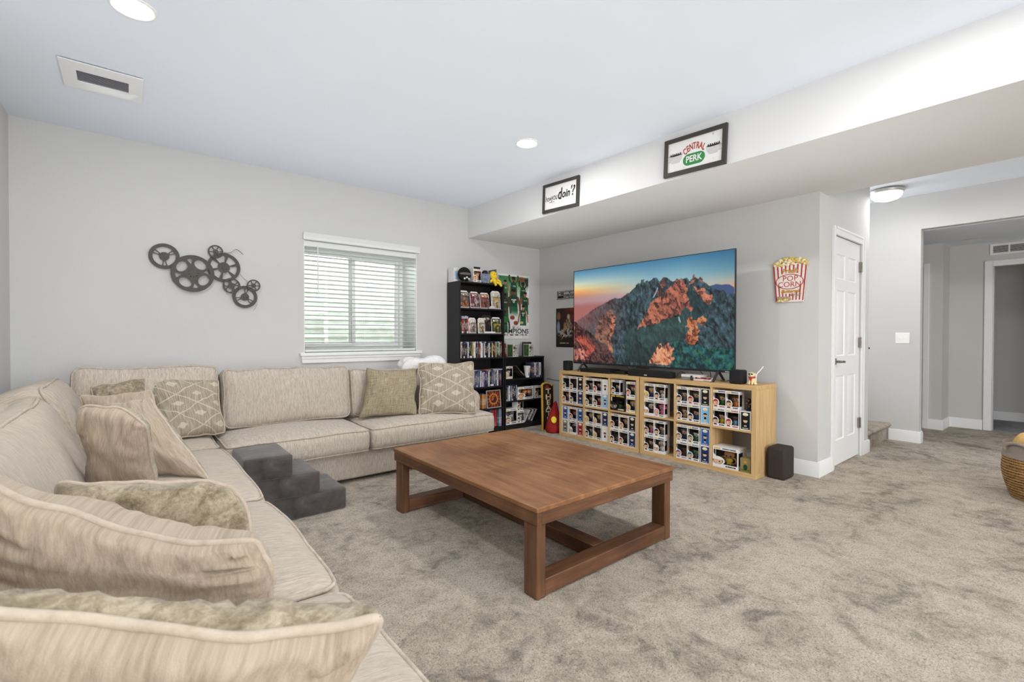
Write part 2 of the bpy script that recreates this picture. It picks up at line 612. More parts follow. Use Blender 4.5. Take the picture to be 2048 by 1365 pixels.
# slab with six raised panels: stiles and rails around recesses
sx = [0.004, 0.115, 0.345, 0.435, 0.665, DW - 0.004]
sz = [0.015, 0.235, 0.82, 1.0, 1.60, 1.70, 1.925, DZ - 0.006]
slab = MB()
Y0, Y1 = 0.012, 0.048
cells = [(sx[1], sx[2]), (sx[3], sx[4])]
rows = [(sz[1], sz[2]), (sz[3], sz[4]), (sz[5], sz[6])]
slab.wall_holes(sx[0], sx[5], sz[0], sz[7], [(a, c, z0, z1) for a, c in cells for z0, z1 in rows], Y0, Y1)
slab_o = slab.build('door_slab', M_TRIM, d1, smooth=0)
for a, c in cells:
    for z0, z1 in rows:
        pm = MB()
        e, g = 0.032, 0.010
        o_ = [(a, Y0, z0), (c, Y0, z0), (c, Y0, z1), (a, Y0, z1)]
        i1 = [(a+g, Y0+0.010, z0+g), (c-g, Y0+0.010, z0+g), (c-g, Y0+0.010, z1-g), (a+g, Y0+0.010, z1-g)]
        i2 = [(a+e, Y0+0.002, z0+e), (c-e, Y0+0.002, z0+e), (c-e, Y0+0.002, z1-e), (a+e, Y0+0.002, z1-e)]
        V = [[pm.bm.verts.new(p) for p in L] for L in (o_, i1, i2)]
        for L0, L1 in zip(V, V[1:]):
            for k in range(4):
                pm.bm.faces.new([L0[k], L0[(k+1) % 4], L1[(k+1) % 4], L1[k]])
        pm.bm.faces.new(V[2])
        pm.build('door_panel', M_TRIM, d1, smooth=20)
for z in (0.33, 1.12, 1.86):
    hb = MB(); hb.box((DW - 0.036, -0.004, z - 0.048), (DW - 0.008, 0.011, z + 0.048)); hb.cyl((DW - 0.008, -0.006, z - 0.05), (DW - 0.008, -0.006, z + 0.05), 0.006, 10)
    tag(hb.build('hinge', M_NICKEL, d1), 'grey metal hinge')
hl = MB()
hl.box((0.035, 0.002, 0.925), (0.095, 0.012, 0.985))
hl.cyl((0.062, 0.008, 0.955), (0.062, -0.045, 0.955), 0.012, 14)
hl.tube([(0.055, -0.045, 0.955), (0.10, -0.05, 0.956), (0.15, -0.045, 0.952), (0.185, -0.032, 0.944)], [0.011, 0.010, 0.009, 0.007], 10)
tag(hl.build('lever_handle', M_NICKEL, d1, bevel=0.003), 'satin metal lever handle')

# ------------------------------------------------------------------ carpeted stair beside the closet
stair = structure('stair', empty('stair', (5.87, 1.45, 0)))
for k in range(4):
    y0, z1 = 0.27 * k, 0.19 * (k + 1)
    sm = MB()
    prof = [(y0 + 0.02, 0.0), (y0 + 0.02, z1 - 0.05), (y0 - 0.012, z1 - 0.042), (y0 - 0.022, z1 - 0.02), (y0 - 0.010, z1 - 0.003), (y0 + 0.01, z1), (y0 + 0.30, z1), (y0 + 0.30, 0.0)]
    sm.prism(prof, 0.0, XH - 5.87, axis='x')
    sm.build('step', M_CARPET, stair, smooth=60)

# ------------------------------------------------------------------ window with blind
def clear_sheet(name, tint, ior=1.45):
    m = bpy.data.materials.new(name); m.use_nodes = True
    t = m.node_tree; t.nodes.clear()
    o = t.nodes.new('ShaderNodeOutputMaterial'); mx = t.nodes.new('ShaderNodeMixShader'); a = t.nodes.new('ShaderNodeBsdfTransparent'); g = t.nodes.new('ShaderNodeBsdfGlossy')
    a.inputs['Color'].default_value = tint
    g.inputs['Roughness'].default_value = 0.03; g.inputs['Color'].default_value = (0.9, 0.9, 0.9, 1)
    fr = t.nodes.new('ShaderNodeFresnel'); fr.inputs['IOR'].default_value = ior
    t.links.new(fr.outputs[0], mx.inputs[0]); t.links.new(a.outputs[0], mx.inputs[1]); t.links.new(g.outputs[0], mx.inputs[2]); t.links.new(mx.outputs[0], o.inputs[0])
    return m
M_GLASS = clear_sheet('window_glass', (0.96, 0.985, 0.97, 1))
w1 = structure('window_1', empty('window_1', (1.345, YW, 1.013)))
WW, WH = 1.22, 1.112
fr = MB()
yg = 0.35
for lo, hi in (((0, yg, 0), (0.045, yg + 0.06, WH)), ((WW - 0.045, yg, 0), (WW, yg + 0.06, WH)), ((0.045, yg, 0), (WW - 0.045, yg + 0.06, 0.045)), ((0.045, yg, WH - 0.045), (WW - 0.045, yg + 0.06, WH))):
    fr.box(lo, hi)
fr.build('window_frame', M_VINYL, w1, bevel=0.004)
for x0, x1, dy in ((0.045, 0.645, 0.006), (0.575, WW - 0.045, 0.034)):
    sf = MB()
    for lo, hi in (((x0, yg + dy, 0.045), (x0 + 0.04, yg + dy + 0.024, WH - 0.045)), ((x1 - 0.04, yg + dy, 0.045), (x1, yg + dy + 0.024, WH - 0.045)), ((x0 + 0.04, yg + dy, 0.045), (x1 - 0.04, yg + dy + 0.024, 0.085)), ((x0 + 0.04, yg + dy, WH - 0.085), (x1 - 0.04, yg + dy + 0.024, WH - 0.045))):
        sf.box(lo, hi)
    s_o = sf.build('sash', M_VINYL, w1, bevel=0.003)
    gp = MB(); gp.box((x0 + 0.04, yg + dy + 0.009, 0.085), (x1 - 0.04, yg + dy + 0.013, WH - 0.085))
    gp.build('pane', M_GLASS, s_o)
# deep white reveal
for lo, hi in (((0.0, 0.0, 0.0), (0.004, yg, WH)), ((WW - 0.004, 0.0, 0.0), (WW, yg, WH)), ((0.004, 0.0, WH - 0.004), (WW - 0.004, yg, WH))):
    simple_box('reveal', lo, hi, M_VINYL, w1)
bb = MB(); bb.box((-0.045, -0.045, -0.035), (WW + 0.05, yg, 0.0))
bb.build('window_sill', M_TRIM, w1, bevel=0.006)
bb = MB(); bb.prism([(-0.025, -0.105), (WW + 0.03, -0.105), (WW + 0.04, -0.035), (-0.035, -0.035)], -0.02, 0.0)
bb.prism([(-0.031, -0.062), (WW + 0.036, -0.062), (WW + 0.04, -0.035), (-0.035, -0.035)], -0.03, -0.019)
bb.build('sill_apron', M_TRIM, w1, bevel=0.003)

M_SLAT = flat('blind_slat', (226, 228, 226), 0.4, 0.4, var=0.01)
bl = empty('window_blind', (1.345, YW - 0.002, 1.013))
tag(bl, 'white horizontal slat blind with valance, lowered in the window', 'blind')
bb = MB(); bb.box((0.005, 0.012, WH - 0.06), (WW - 0.005, 0.068, WH - 0.008)); bb.build('head_rail', M_SLAT, bl)
bb = MB()
prof = [(-0.030, 1.108), (-0.022, 1.120), (-0.022, 1.140), (-0.032, 1.152), (-0.032, 1.166), (-0.040, 1.178), (-0.002, 1.178), (-0.002, 1.108)]
bb.prism(prof, -0.012, WW + 0.032, axis='x'); bb.build('valance', M_SLAT, bl, bevel=0.001)
slat = MB()
n = 6
top, bot = [], []
for i in range(n + 1):
    a = i / n
    top.append(((a - 0.5) * 0.05, 0.0022 * (1 - (2*a - 1)**2) + 0.0013)); bot.append(((a - 0.5) * 0.05, 0.0022 * (1 - (2*a - 1)**2) - 0.0013))
slat.prism(top + bot[::-1], 0.008, WW - 0.008, axis='x')
sme = slat.mesh('slat', [M_SLAT], smooth=50)
for k in range(23):
    z = 1.048 - 0.0452 * k
    if z < 0.05: break
    so = bpy.data.objects.new('slat', sme)
    link(so, bl); so.location = (0, 0.038, z); so.rotation_euler = (R(-9), 0, 0)
bb = MB(); bb.box((0.01, 0.014, 0.003), (WW - 0.01, 0.062, 0.026)); bb.build('bottom_rail', M_SLAT, bl, bevel=0.004)
for x in (0.22, 0.61, 1.0):
    for y in (0.012, 0.064):
        bb = MB(); bb.cyl((x, y, 0.03), (x, y, WH - 0.05), 0.0011, 6); bb.build('ladder_cord', M_SLAT, bl)
bb = MB(); bb.cyl((0.135, 0.006, 0.58), (0.13, 0.004, WH - 0.05), 0.006, 8); bb.build('tilt_wand', M_SLAT, bl)

# corrugated window well outside with gravel and a timber edge
t = NT('galvanised_steel')
v = t.coord('Object')
t.base(t.ramp(t.noise(v, 7, 3), [(0.3, lin((166, 174, 166))), (0.7, lin((194, 199, 193)))]))
t.rough(0.55, 0.4, 0.15)
well = MB()
nz, na = 44, 28
zz = [0.55 + i * 1.60 / nz for i in range(nz + 1)]
rings = []
for i, z in enumerate(zz):
    r = 1.0 + 0.016 * math.sin(z * 2 * math.pi / 0.11)
    rings.append([well.bm.verts.new((1.955 - 1.15 * r * math.cos(math.pi * k / na), 5.31 + 0.95 * r * math.sin(math.pi * k / na), z)) for k in range(na + 1)])
for A, B in zip(rings, rings[1:]):
    for k in range(na):
        well.bm.faces.new([A[k], A[k+1], B[k+1], B[k]])
structure('exterior_window_well', well.build('exterior_window_well', t.m, smooth=80))
sbox('exterior_gravel', (0.6, 5.30, 0.5), (3.4, 6.6, 0.62), flat('gravel', (170, 158, 138), 0.9, 0.1, var=0.4, vscale=45))
lad = empty('well_ladder', (1.62, 6.15, 0.62)); tag(lad, 'pale metal ladder in the window well behind the blind', 'ladder')
for x in (0, 0.34):
    simple_box('rail', (x - 0.018, -0.02, 0), (x + 0.018, 0.02, 1.5), M_VINYL, lad)
for z in (0.25, 0.55, 0.85, 1.15):
    bb = MB(); bb.cyl((0.0, -0.005, z), (0.34, -0.005, z), 0.014, 10); bb.build('rung', M_VINYL, lad)

# ------------------------------------------------------------------ ceiling fittings
M_LENS = glow('lamp_lens', (255, 252, 246), 9.0)
places = ['near the left edge over the sofa', 'in front of the soffit']
for i, (x, y) in enumerate(CAN_SPOTS[:2]):
    d = empty('recessed_light', (x, y, ZC))
    tag(d, 'round white recessed ceiling light ' + places[i], 'ceiling light', 'recessed ceiling lights')
    bb = MB()
    bb.lathe([(0.096, 0.0), (0.094, -0.005), (0.084, -0.007), (0.078, -0.003), (0.078, 0.0)], 40)
    bb.build('trim_ring', M_TRIM, d, fix=True)
    bb = MB(); bb.lathe([(0.0, -0.004), (0.077, -0.004), (0.077, -0.001), (0.0, -0.001)], 40); bb.build('lens', M_LENS, d)

vent = empty('ceiling_vent', (-0.105, 3.84, ZC)); tag(vent, 'white rectangular ceiling vent with grey louvre slot', 'vent')
bb = MB()
bb.wall_holes(-0.19, 0.19, -0.19, 0.19, [(-0.12, 0.12, -0.075, 0.075)], -0.006, 0.0)
vo = bb.build('vent_frame', M_TRIM, vent, rot=(R(90), 0, 0), loc=(0, 0, -0.006), bevel=0.002)
simple_box('vent_backing', (-0.12, -0.075, -0.0012), (0.12, 0.075, -0.0002), flat('vent_dark', (120, 122, 128), 0.9), vent)
for k in range(9):
    bb = MB(); bb.box((-0.12, -0.007, -0.0007), (0.12, 0.007, 0.0007), mat=Matrix.Translation((0, -0.066 + k * 0.0165, -0.0045)) @ Matrix.Rotation(R(25), 4, 'X'))
    bb.build('louvre', flat('vent_louvre', (190, 193, 200), 0.5) if k == 0 else bpy.data.materials['vent_louvre'], vent)

fl_ = empty('flush_ceiling_light', (6.28, 1.385, ZC)); tag(fl_, 'domed white flush ceiling light with metal rim in the hall', 'ceiling light')
bb = MB(); bb.lathe([(0.135, 0.0), (0.152, -0.012), (0.152, -0.028), (0.145, -0.042), (0.135, -0.045)], 40); bb.build('rim', flat('lamp_rim', (196, 194, 190), 0.35, 0.5, 0.5), fl_)
bb = MB(); bb.lathe([(0.137, -0.043), (0.131, -0.072), (0.104, -0.100), (0.055, -0.116), (0.0, -0.121)], 40); bb.build('glass_dome', glow('lamp_dome', (255, 253, 248), 4.0), fl_)

hr = empty('ceiling_ring', (8.0, 0.93, 2.36)); tag(hr, 'thin round white ceiling light ring in far hall', 'ceiling light')
bb = MB(); bb.lathe([(0.085, 0.0), (0.10, -0.004), (0.085, -0.010), (0.0, -0.006)], 30); bb.build('ring', M_TRIM, hr)

rg = empty('return_air_grille', (8.38, 0.80, 2.265)); tag(rg, 'white return air grille above the hall doorway', 'vent')
rg.rotation_euler = (0, 0, R(-90))
bb = MB()
L = 0.62
bb.wall_holes(0, L, -0.068, 0.068, [(0.028 + k * 0.145, 0.028 + k * 0.145 + 0.13, -0.045, 0.045) for k in range(4)], -0.014, -0.001)
bb.build('grille_frame', M_TRIM, rg, bevel=0.002)
for k in range(4):
    x0 = 0.028 + k * 0.145
    bm_ = MB(); bm_.box((x0, -0.0015, -0.045), (x0 + 0.13, -0.0005, 0.045)); bm_.build('grille_backing', M_DARK, rg)
    for j in range(7):
        z = -0.040 + j * 0.0133
        bm_ = MB(); bm_.box((x0, -0.006, -0.0007), (x0 + 0.13, 0.006, 0.0007), mat=Matrix.Translation((0, -0.008, z)) @ Matrix.Rotation(R(35), 4, 'X')); bm_.build('louvre', M_TRIM, rg)

sw = empty('light_switch', (XH, 1.337, 1.163)); tag(sw, 'white double toggle light switch plate on grey hall wall', 'switch')
sw.rotation_euler = (0, 0, R(-90))
bb = MB(); bb.box((-0.062, -0.006, -0.06), (0.062, 0, 0.06)); bb.build('switch_plate', M_VINYL, sw, bevel=0.003)
for x in (-0.023, 0.023):
    bb = MB(); bb.box((x - 0.005, -0.016, -0.004), (x + 0.005, -0.005, 0.012)); bb.build('toggle', M_VINYL, sw, bevel=0.001)
ds = MB(); ds.cyl((5.87, 1.436, 1.06), (5.892, 1.436, 1.06), 0.007, 12); ds.cyl((5.892, 1.436, 1.06), (5.902, 1.436, 1.06), 0.011, 12)
tag(ds.build('door_bumper', M_BLACK), 'small black round bumper on the wall end beside the closet door', 'bumper')
# ================================================================== fabrics
def chenille(name, light, dark, coord='Object', sc=(170, 9, 9), fine=420, hi=None):
    t = NT(name)
    v = t.coord(coord, sc)
    a = t.noise(v, 1.0, 4, 0.7)
    v2 = t.coord(coord, (sc[0]*0.35, sc[1]*0.5, sc[2]*0.5))
    b = t.noise(v2, 1.0, 3, 0.6)
    s = t.math('ADD', t.math('MULTIPLY', a, 0.62), t.math('MULTIPLY', b, 0.38))
    t.base(t.ramp(s, [(0.32, lin(dark)), (0.5, lin(tuple((x+y)/2 + 6 for x, y in zip(light, dark)))), (0.62, lin(light)), (0.8, lin(hi or light))]))
    v3 = t.coord('Object')
    f = t.noise(v3, fine, 2, 0.6)
    h = t.math('ADD', t.math('MULTIPLY', a, 0.8), t.math('MULTIPLY', f, 0.45))
    t.bump(h, 0.5, 0.004)
    t.rough(0.9, 0.08)
    t.p.inputs['Sheen Weight'].default_value = 0.2
    return t.m
M_SOFA = chenille('beige_slub_chenille', (200, 190, 178), (156, 144, 131), sc=(260, 30, 30), hi=(215, 208, 198))
M_SOFA_Y = chenille('beige_slub_chenille_long', (199, 188, 174), (155, 142, 128), sc=(30, 260, 30), hi=(213, 205, 194))
M_PIPE = chenille('beige_piping', (198, 186, 172), (160, 146, 131), sc=(60, 60, 60))
M_PLAIN = chenille('tan_velvet', (184, 168, 150), (148, 132, 114), coord='UV', sc=(70, 9, 1), hi=(194, 180, 163))
M_PLAINP = chenille('tan_velvet_piping', (194, 180, 164), (172, 156, 138), sc=(50, 50, 50))

def olive_print(name):
    t = NT(name)
    v = t.coord('UV', (1, 1, 1))
    ov = t.coord('Object')
    big = t.noise(ov, 13, 4, 0.65, 0.8)
    st = t.noise(ov, 70, 4, 0.7, 0.5)
    s = t.math('ADD', t.math('MULTIPLY', big, 0.6), t.math('MULTIPLY', st, 0.4))
    t.base(t.ramp(s, [(0.36, lin((108, 96, 75))), (0.46, lin((140, 127, 103))), (0.55, lin((170, 157, 133))), (0.68, lin((196, 184, 164)))]))
    t.bump(t.noise(t.coord('Object'), 300, 3, 0.7), 0.6, 0.004)
    t.rough(0.85, 0.1)
    t.p.inputs['Sheen Weight'].default_value = 0.3
    return t.m
M_OLIVE = olive_print('olive_velvet_print')

def weave_mat(name):
    t = NT(name)
    a = t.noise(t.coord('UV', (110, 5, 1)), 1.0, 3, 0.7)
    b = t.noise(t.coord('UV', (5, 90, 1)), 1.0, 3, 0.7)
    s = t.math('ADD', t.math('MULTIPLY', a, 0.55), t.math('MULTIPLY', b, 0.45))
    t.base(t.ramp(s, [(0.36, lin((114, 103, 84))), (0.5, lin((150, 138, 116))), (0.6, lin((174, 163, 141))), (0.7, lin((192, 182, 158)))]))
    t.bump(s, 0.5, 0.003)
    t.rough(0.85, 0.1)
    return t.m
M_WEAVE = weave_mat('olive_crosshatch_weave')

def lattice_mat(name):
    t = NT(name)
    tc = t.n('TexCoord'); sp = t.n('SeparateXYZ')
    # a slightly wavering lattice of raised lines with small diamonds between
    nz = t.n('TexNoise'); nz.inputs['Scale'].default_value = 4.0
    t.l(tc.outputs['UV'], nz.inputs['Vector'])
    ad = t.n('VectorMath', operation='MULTIPLY_ADD')
    t.l(nz.outputs['Color'], ad.inputs[0]); ad.inputs[1].default_value = (0.06, 0.06, 0); t.l(tc.outputs['UV'], ad.inputs[2])
    t.l(ad.outputs[0], sp.inputs[0])
    U, V = sp.outputs[0], sp.outputs[1]
    def tri(x):
        return t.math('ABSOLUTE', t.math('SUBTRACT', t.math('FRACT', x), 0.5))
    p = t.math('ADD', t.math('MULTIPLY', U, 1.55), t.math('MULTIPLY', V, 2.8))
    q = t.math('SUBTRACT', t.math('MULTIPLY', U, 1.55), t.math('MULTIPLY', V, 2.8))
    dp, dq = tri(p), tri(q)
    st = t.noise(t.coord('UV', (85, 4, 1)), 1.0, 4, 0.7)
    line = t.math('LESS_THAN', t.math('MINIMUM', dp, dq), 0.026)
    mot = t.math('GREATER_THAN', t.math('ADD', t.math('MINIMUM', dp, dq), t.math('MULTIPLY', st, 0.06)), 0.385)
    ground = t.ramp(st, [(0.34, lin((126, 114, 97))), (0.5, lin((158, 146, 128))), (0.62, lin((182, 171, 154)))])
    mc = t.ramp(st, [(0.36, lin((176, 165, 147))), (0.55, lin((204, 195, 180)))])
    c = t.mix(t.math('MULTIPLY', mot, 0.75), ground, mc)
    c = t.mix(t.math('MULTIPLY', line, 0.6), c, lin((206, 197, 180)))
    t.base(c)
    t.bump(t.math('ADD', t.math('MULTIPLY', st, 0.5), line), 0.4, 0.002)
    t.rough(0.85, 0.1)
    return t.m
M_LATT = lattice_mat('olive_lattice_weave')

# ================================================================== soft shapes
def axis_samples(h, r, m):
    a = [-h, -h + 0.12*r, -h + 0.3*r, -h + 0.6*r]
    b = np.linspace(-h + r, h - r, m + 1)
    return np.array(a + list(b) + [-x for x in a[::-1]])

class Soft:
    """rounded box with swelling faces; centre at the origin"""
    def __init__(s, hx, hy, hz, r, crown=(0, 0, 0), seed=0, wr=0.0, wfreq=(3, 3, 3), sag=0.0, pinch=0.0):
        s.pinch = pinch
        s.h = (hx, hy, hz); s.r = r; s.crown = crown; s.seed = seed; s.wr = wr; s.wf = wfreq; s.sag = sag
    def deform(s, p):
        x, y, z = p
        hx, hy, hz = s.h
        a, b, c = x/hx, y/hy, z/hz
        fx, fy, fz = max(0, 1-a*a), max(0, 1-b*b), max(0, 1-c*c)
        cx, cy, cz = s.crown
        q = Vector((x + cx*a*math.sqrt(fy*fz), y + cy*b*math.sqrt(fx*fz), z + cz*(max(c, 0) if cz > 0 else c)*math.sqrt(fx*fy)*abs(1)))
        if s.sag:
            q.z -= s.sag * fx * max(0, c)
        if s.pinch:
            ax = 0 if hx > hy else 1
            along = p[ax]
            g = mnoise.noise(Vector((along*16 + s.seed*3.1, c*1.1, s.seed*7.7)))
            e = max(0, c)**4
            q.z += g * s.pinch * e
            q[1-ax] += g * s.pinch * 0.8 * e * (1 if (b if ax == 0 else a) > 0 else -1)
            q.z += s.pinch * 1.4 * e * (abs(a if ax == 0 else b)**6)
        if s.wr:
            o = Vector((s.seed*3.7, s.seed*1.9, s.seed*5.3))
            n = mnoise.noise_vector(Vector((x*s.wf[0], y*s.wf[1], z*s.wf[2])) + o)
            q += n * s.wr
            n2 = mnoise.noise_vector(Vector((x*s.wf[0]*3.1, y*s.wf[1]*2.6, z*s.wf[2]*2.6)) + o*2)
            q += n2 * s.wr * 0.35
        return q
    def rounded(s, p):
        r = s.r
        q = Vector([max(-(h-r), min(h-r, v)) for v, h in zip(p, s.h)])
        d = Vector(p) - q
        return q + d.normalized()*r if d.length > 1e-9 else q
    def mesh(s, name, m, n=(10, 8, 5)):
        S = [axis_samples(h, s.r, k) for h, k in zip(s.h, n)]
        bm = bmesh.new(); vd = {}
        def V(i, j, k):
            if (i, j, k) not in vd:
                vd[(i, j, k)] = bm.verts.new(s.deform(s.rounded((S[0][i], S[1][j], S[2][k]))))
            return vd[(i, j, k)]
        N = [len(a)-1 for a in S]
        for ax in range(3):
            u, v = [(1, 2), (2, 0), (0, 1)][ax]
            for side in (0, N[ax]):
                for i in range(N[u]):
                    for j in range(N[v]):
                        idx = []
                        for di, dj in ((0, 0), (1, 0), (1, 1), (0, 1)):
                            t = [0, 0, 0]; t[ax] = side; t[u] = i+di; t[v] = j+dj
                            idx.append(V(*t))
                        bm.faces.new(idx if side else idx[::-1])
        me = bpy.data.meshes.new(name)
        bm.to_mesh(me); bm.free()
        me.materials.append(m)
        me.shade_smooth()
        return me
    def loop(s, ax, side, n=14, out=0.004):
        """rounded-rectangle seam around the face across axis ax"""
        u, v = [(1, 2), (2, 0), (0, 1)][ax]
        k = math.cos(R(45))
        r = s.r
        d = side * (s.h[ax] - r + (r + out) * k)
        pu, pv = s.h[u] - r, s.h[v] - r
        rr = (r + out) * k
        pts = []
        def add(a, b):
            p = [0, 0, 0]; p[ax] = d; p[u] = a; p[v] = b
            pts.append(s.deform(Vector(p)))
        for (cu, cv, a0) in ((pu, pv, 0), (-pu, pv, 90), (-pu, -pv, 180), (pu, -pv, 270)):
            for q in range(5):
                an = R(a0 + q*22.5)
                add(cu + rr*math.cos(an), cv + rr*math.sin(an))
            # straight run to the next corner
            nu, nv = {0: (-pu, pv + rr), 90: (-pu - rr, -pv), 180: (pu, -pv - rr), 270: (pu + rr, pv)}[a0]
            su, sv = {0: (pu, pv + rr), 90: (-pu - rr, pv), 180: (-pu, -pv - rr), 270: (pu + rr, -pv)}[a0]
            for q in range(1, n):
                add(su + (nu-su)*q/n, sv + (nv-sv)*q/n)
        return pts

def soft_obj(name, soft, m, parent, loc, rot=(0, 0, 0), n=(10, 8, 5), pipes=(), pr=0.006, pm=None):
    o = bpy.data.objects.new(name, soft.mesh(name, m, n))
    link(o, parent)
    o.location = loc; o.rotation_euler = rot
    for ax, side in pipes:
        b = MB(); b.tube(soft.loop(ax, side), pr, 7, closed=True)
        b.build('piping', pm or M_PIPE, o, smooth=80)
    return o

def pillow(label, corners, thick, mats, pipe_r=0.007, seed=0, front_k=1.0, top=(0, 0, 0), right=(0, 0, 0), left=(0, 0, 0), N=26, wr=0.010, pull=0.07, gath=1.0, cat='pillow', name='throw_pillow', group=None, pipe_mat=None, rough_edge=0.012, puff=0.42, flat_back=1.0, bottom=(0,0,0)):
    """square cushion spanned by world corners TL, TR, BR, BL (as seen on its front); mats = (front, back)"""
    TL, TR, BR, BL = [Vector(c) for c in corners]
    c0 = (TL + TR + BR + BL) / 4
    top, right, left, bottom = Vector(top), Vector(right), Vector(left), Vector(bottom)
    nrm = (TR - TL + BR - BL).cross(TL - BL + TR - BR).normalized()
    U = (TR - TL + BR - BL).normalized(); W = (TL - BL + TR - BR).normalized()
    def base(s, t):
        s2 = s * (1 - pull * (1 - t*t) ** 1.0); t2 = t * (1 - pull * (1 - s*s) ** 1.0)
        a, b = (s2+1)/2, (t2+1)/2
        p = (BL*(1-a) + BR*a)*(1-b) + (TL*(1-a) + TR*a)*b
        p += top * (1-s*s) * max(0, b)**1.5 + bottom * (1-s*s) * max(0, 1-b)**1.5 + right * (1-t*t) * max(0, a)**1.5 + left * (1-t*t) * max(0, 1-a)**1.5
        o = Vector((seed*2.3, seed*4.1, seed*1.7))
        e = max(abs(s), abs(t))
        p += U * mnoise.noise(Vector((s*2.2, t*2.2, 3)) + o) * rough_edge * 1.2 + W * mnoise.noise(Vector((s*2.6, t*2.6, 9)) + o) * rough_edge * 1.2
        # the seam wanders in depth as well
        p += nrm * mnoise.noise(Vector((s*2.0, t*2.0, 21)) + o) * rough_edge * 2.2 * e**4
        return p - c0
    o2 = Vector((seed*1.3, seed*0.7, seed*3.1))
    def height(s, t, sd):
        k = max(0, (1-s*s)) ** puff * max(0, (1-t*t)) ** puff
        h = thick/2 * k
        edge = max(abs(s), abs(t))
        w = mnoise.noise(Vector((s*2.4, t*2.4, sd*5)) + o2) * wr
        # gathers running in from the seam
        if abs(t) > abs(s): g = mnoise.noise(Vector((s*13, t*1.2, sd*7)) + o2)
        else: g = mnoise.noise(Vector((s*1.2, t*13, sd*9)) + o2)
        w += g * wr * 0.9 * gath * (edge**3) * (1-edge)**0.5 * 3.0
        return max(0.0015, h * (flat_back if sd < 0 else front_k) + w * min(1, 6*(1-edge)))
    bm = bmesh.new()
    uvl = bm.loops.layers.uv.new('UVMap')
    P = np.sin(np.linspace(-math.pi/2, math.pi/2, N+1))
    P = 0.55*P + 0.45*np.linspace(-1, 1, N+1)
    grid = {}
    for sd in (1, -1):
        for i in range(N+1):
            for j in range(N+1):
                rim = i in (0, N) or j in (0, N)
                if rim and sd == -1:
                    grid[(sd, i, j)] = grid[(1, i, j)]; continue
                s, t = P[i], P[j]
                p = base(s, t)
                if not rim: p = p + nrm * sd * height(s, t, sd)
                grid[(sd, i, j)] = bm.verts.new(p)
    for sd in (1, -1):
        for i in range(N):
            for j in range(N):
                q = [(i, j), (i+1, j), (i+1, j+1), (i, j+1)]
                if sd == -1: q = q[::-1]
                f = bm.faces.new([grid[(sd, a, b)] for a, b in q])
                f.material_index = 0 if sd == 1 else 1
                f.smooth = True
                for lp, (a, b) in zip(f.loops, q):
                    lp[uvl].uv = ((P[a]+1)/2, (P[b]+1)/2)
    me = bpy.data.meshes.new(name)
    bm.to_mesh(me); bm.free()
    for m in mats: me.materials.append(m)
    o = bpy.data.objects.new(name, me)
    link(o); o.location = c0
    tag(o, label, cat, group)
    if pipe_r:
        path = [base(s, 1) for s in np.linspace(-1, 1, 40)][:-1] + [base(1, t) for t in np.linspace(1, -1, 40)][:-1] + [base(s, -1) for s in np.linspace(1, -1, 40)][:-1] + [base(-1, t) for t in np.linspace(-1, 1, 40)][:-1]
        # soften the four corners
        n = len(path)
        for _ in range(5):
            path = [(path[i-1] + path[i]*2 + path[(i+1) % n]) / 4 for i in range(n)]
        b = MB(); b.tube(path, pipe_r, 8, closed=True)
        b.build('piping', pipe_mat or M_PLAINP, o, smooth=80)
    return o

# ================================================================== sectional sofa
sofa = empty('sectional_sofa', (0, 0, 0))
tag(sofa, 'beige chenille L-shaped sectional sofa along the window wall and left wall', 'sofa')
def part_soft(name, lo, hi, r, m=M_SOFA, crown=(0, 0, 0), seed=1, wr=0.003, pipes=(), n=(12, 8, 5), rot=(0, 0, 0), pr=0.006, wf=(3, 3, 3), sag=0.0, pinch=0.0):
    c = [(a+b)/2 for a, b in zip(lo, hi)]; h = [(b-a)/2 for a, b in zip(lo, hi)]
    return soft_obj(name, Soft(h[0], h[1], h[2], r, crown, seed, wr, wf, sag, pinch), m, sofa, c, rot, n, pipes, pr)
# bases
part_soft('base', (0.50, 3.735, 0.03), (2.76, 4.78, 0.262), 0.02, seed=1, wr=0.003, crown=(0, 0.004, 0))
part_soft('base', (-0.60, -0.9, 0.03), (0.495, 4.78, 0.262), 0.02, M_SOFA_Y, seed=2, wr=0.003)
for x, y in ((2.68, 3.80), (0.44, 3.5), (0.44, 1.5), (2.68, 4.7)):
    b = MB(); b.box((x - 0.03, y - 0.03, 0), (x + 0.03, y + 0.03, 0.05)); b.build('foot', M_BLACK, sofa)
# seat cushions of the window run; the right one wraps round the front of the arm
part_soft('seat_cushion', (0.50, 3.645, 0.248), (1.516, 4.42, 0.425), 0.05, crown=(0.0, 0.018, 0.05), seed=3, wr=0.007, pipes=((2, 1), (2, -1)), n=(16, 12, 4))
part_soft('seat_cushion', (1.528, 3.655, 0.248), (2.785, 4.40, 0.425), 0.05, crown=(0.0, 0.018, 0.045), seed=4, wr=0.007, pipes=((2, 1), (2, -1)), n=(18, 12, 4))
# seat cushions of the left run, front edge towards the room
for k, (y0, y1) in enumerate(((-0.9, 0.05), (0.06, 1.42), (1.432, 2.42), (2.432, 3.70))):
    part_soft('seat_cushion', (-0.22, y0, 0.248), (0.50, y1, 0.42), 0.05, M_SOFA_Y, crown=(0.03, 0.0, 0.055), seed=5+k, wr=0.008, pipes=((2, 1), (2, -1)), n=(12, 18, 4))
part_soft('seat_cushion', (-0.22, 3.712, 0.248), (0.492, 4.42, 0.425), 0.05, M_SOFA_Y, crown=(0.0, 0.0, 0.04), seed=11, wr=0.006, pipes=((2, 1),))
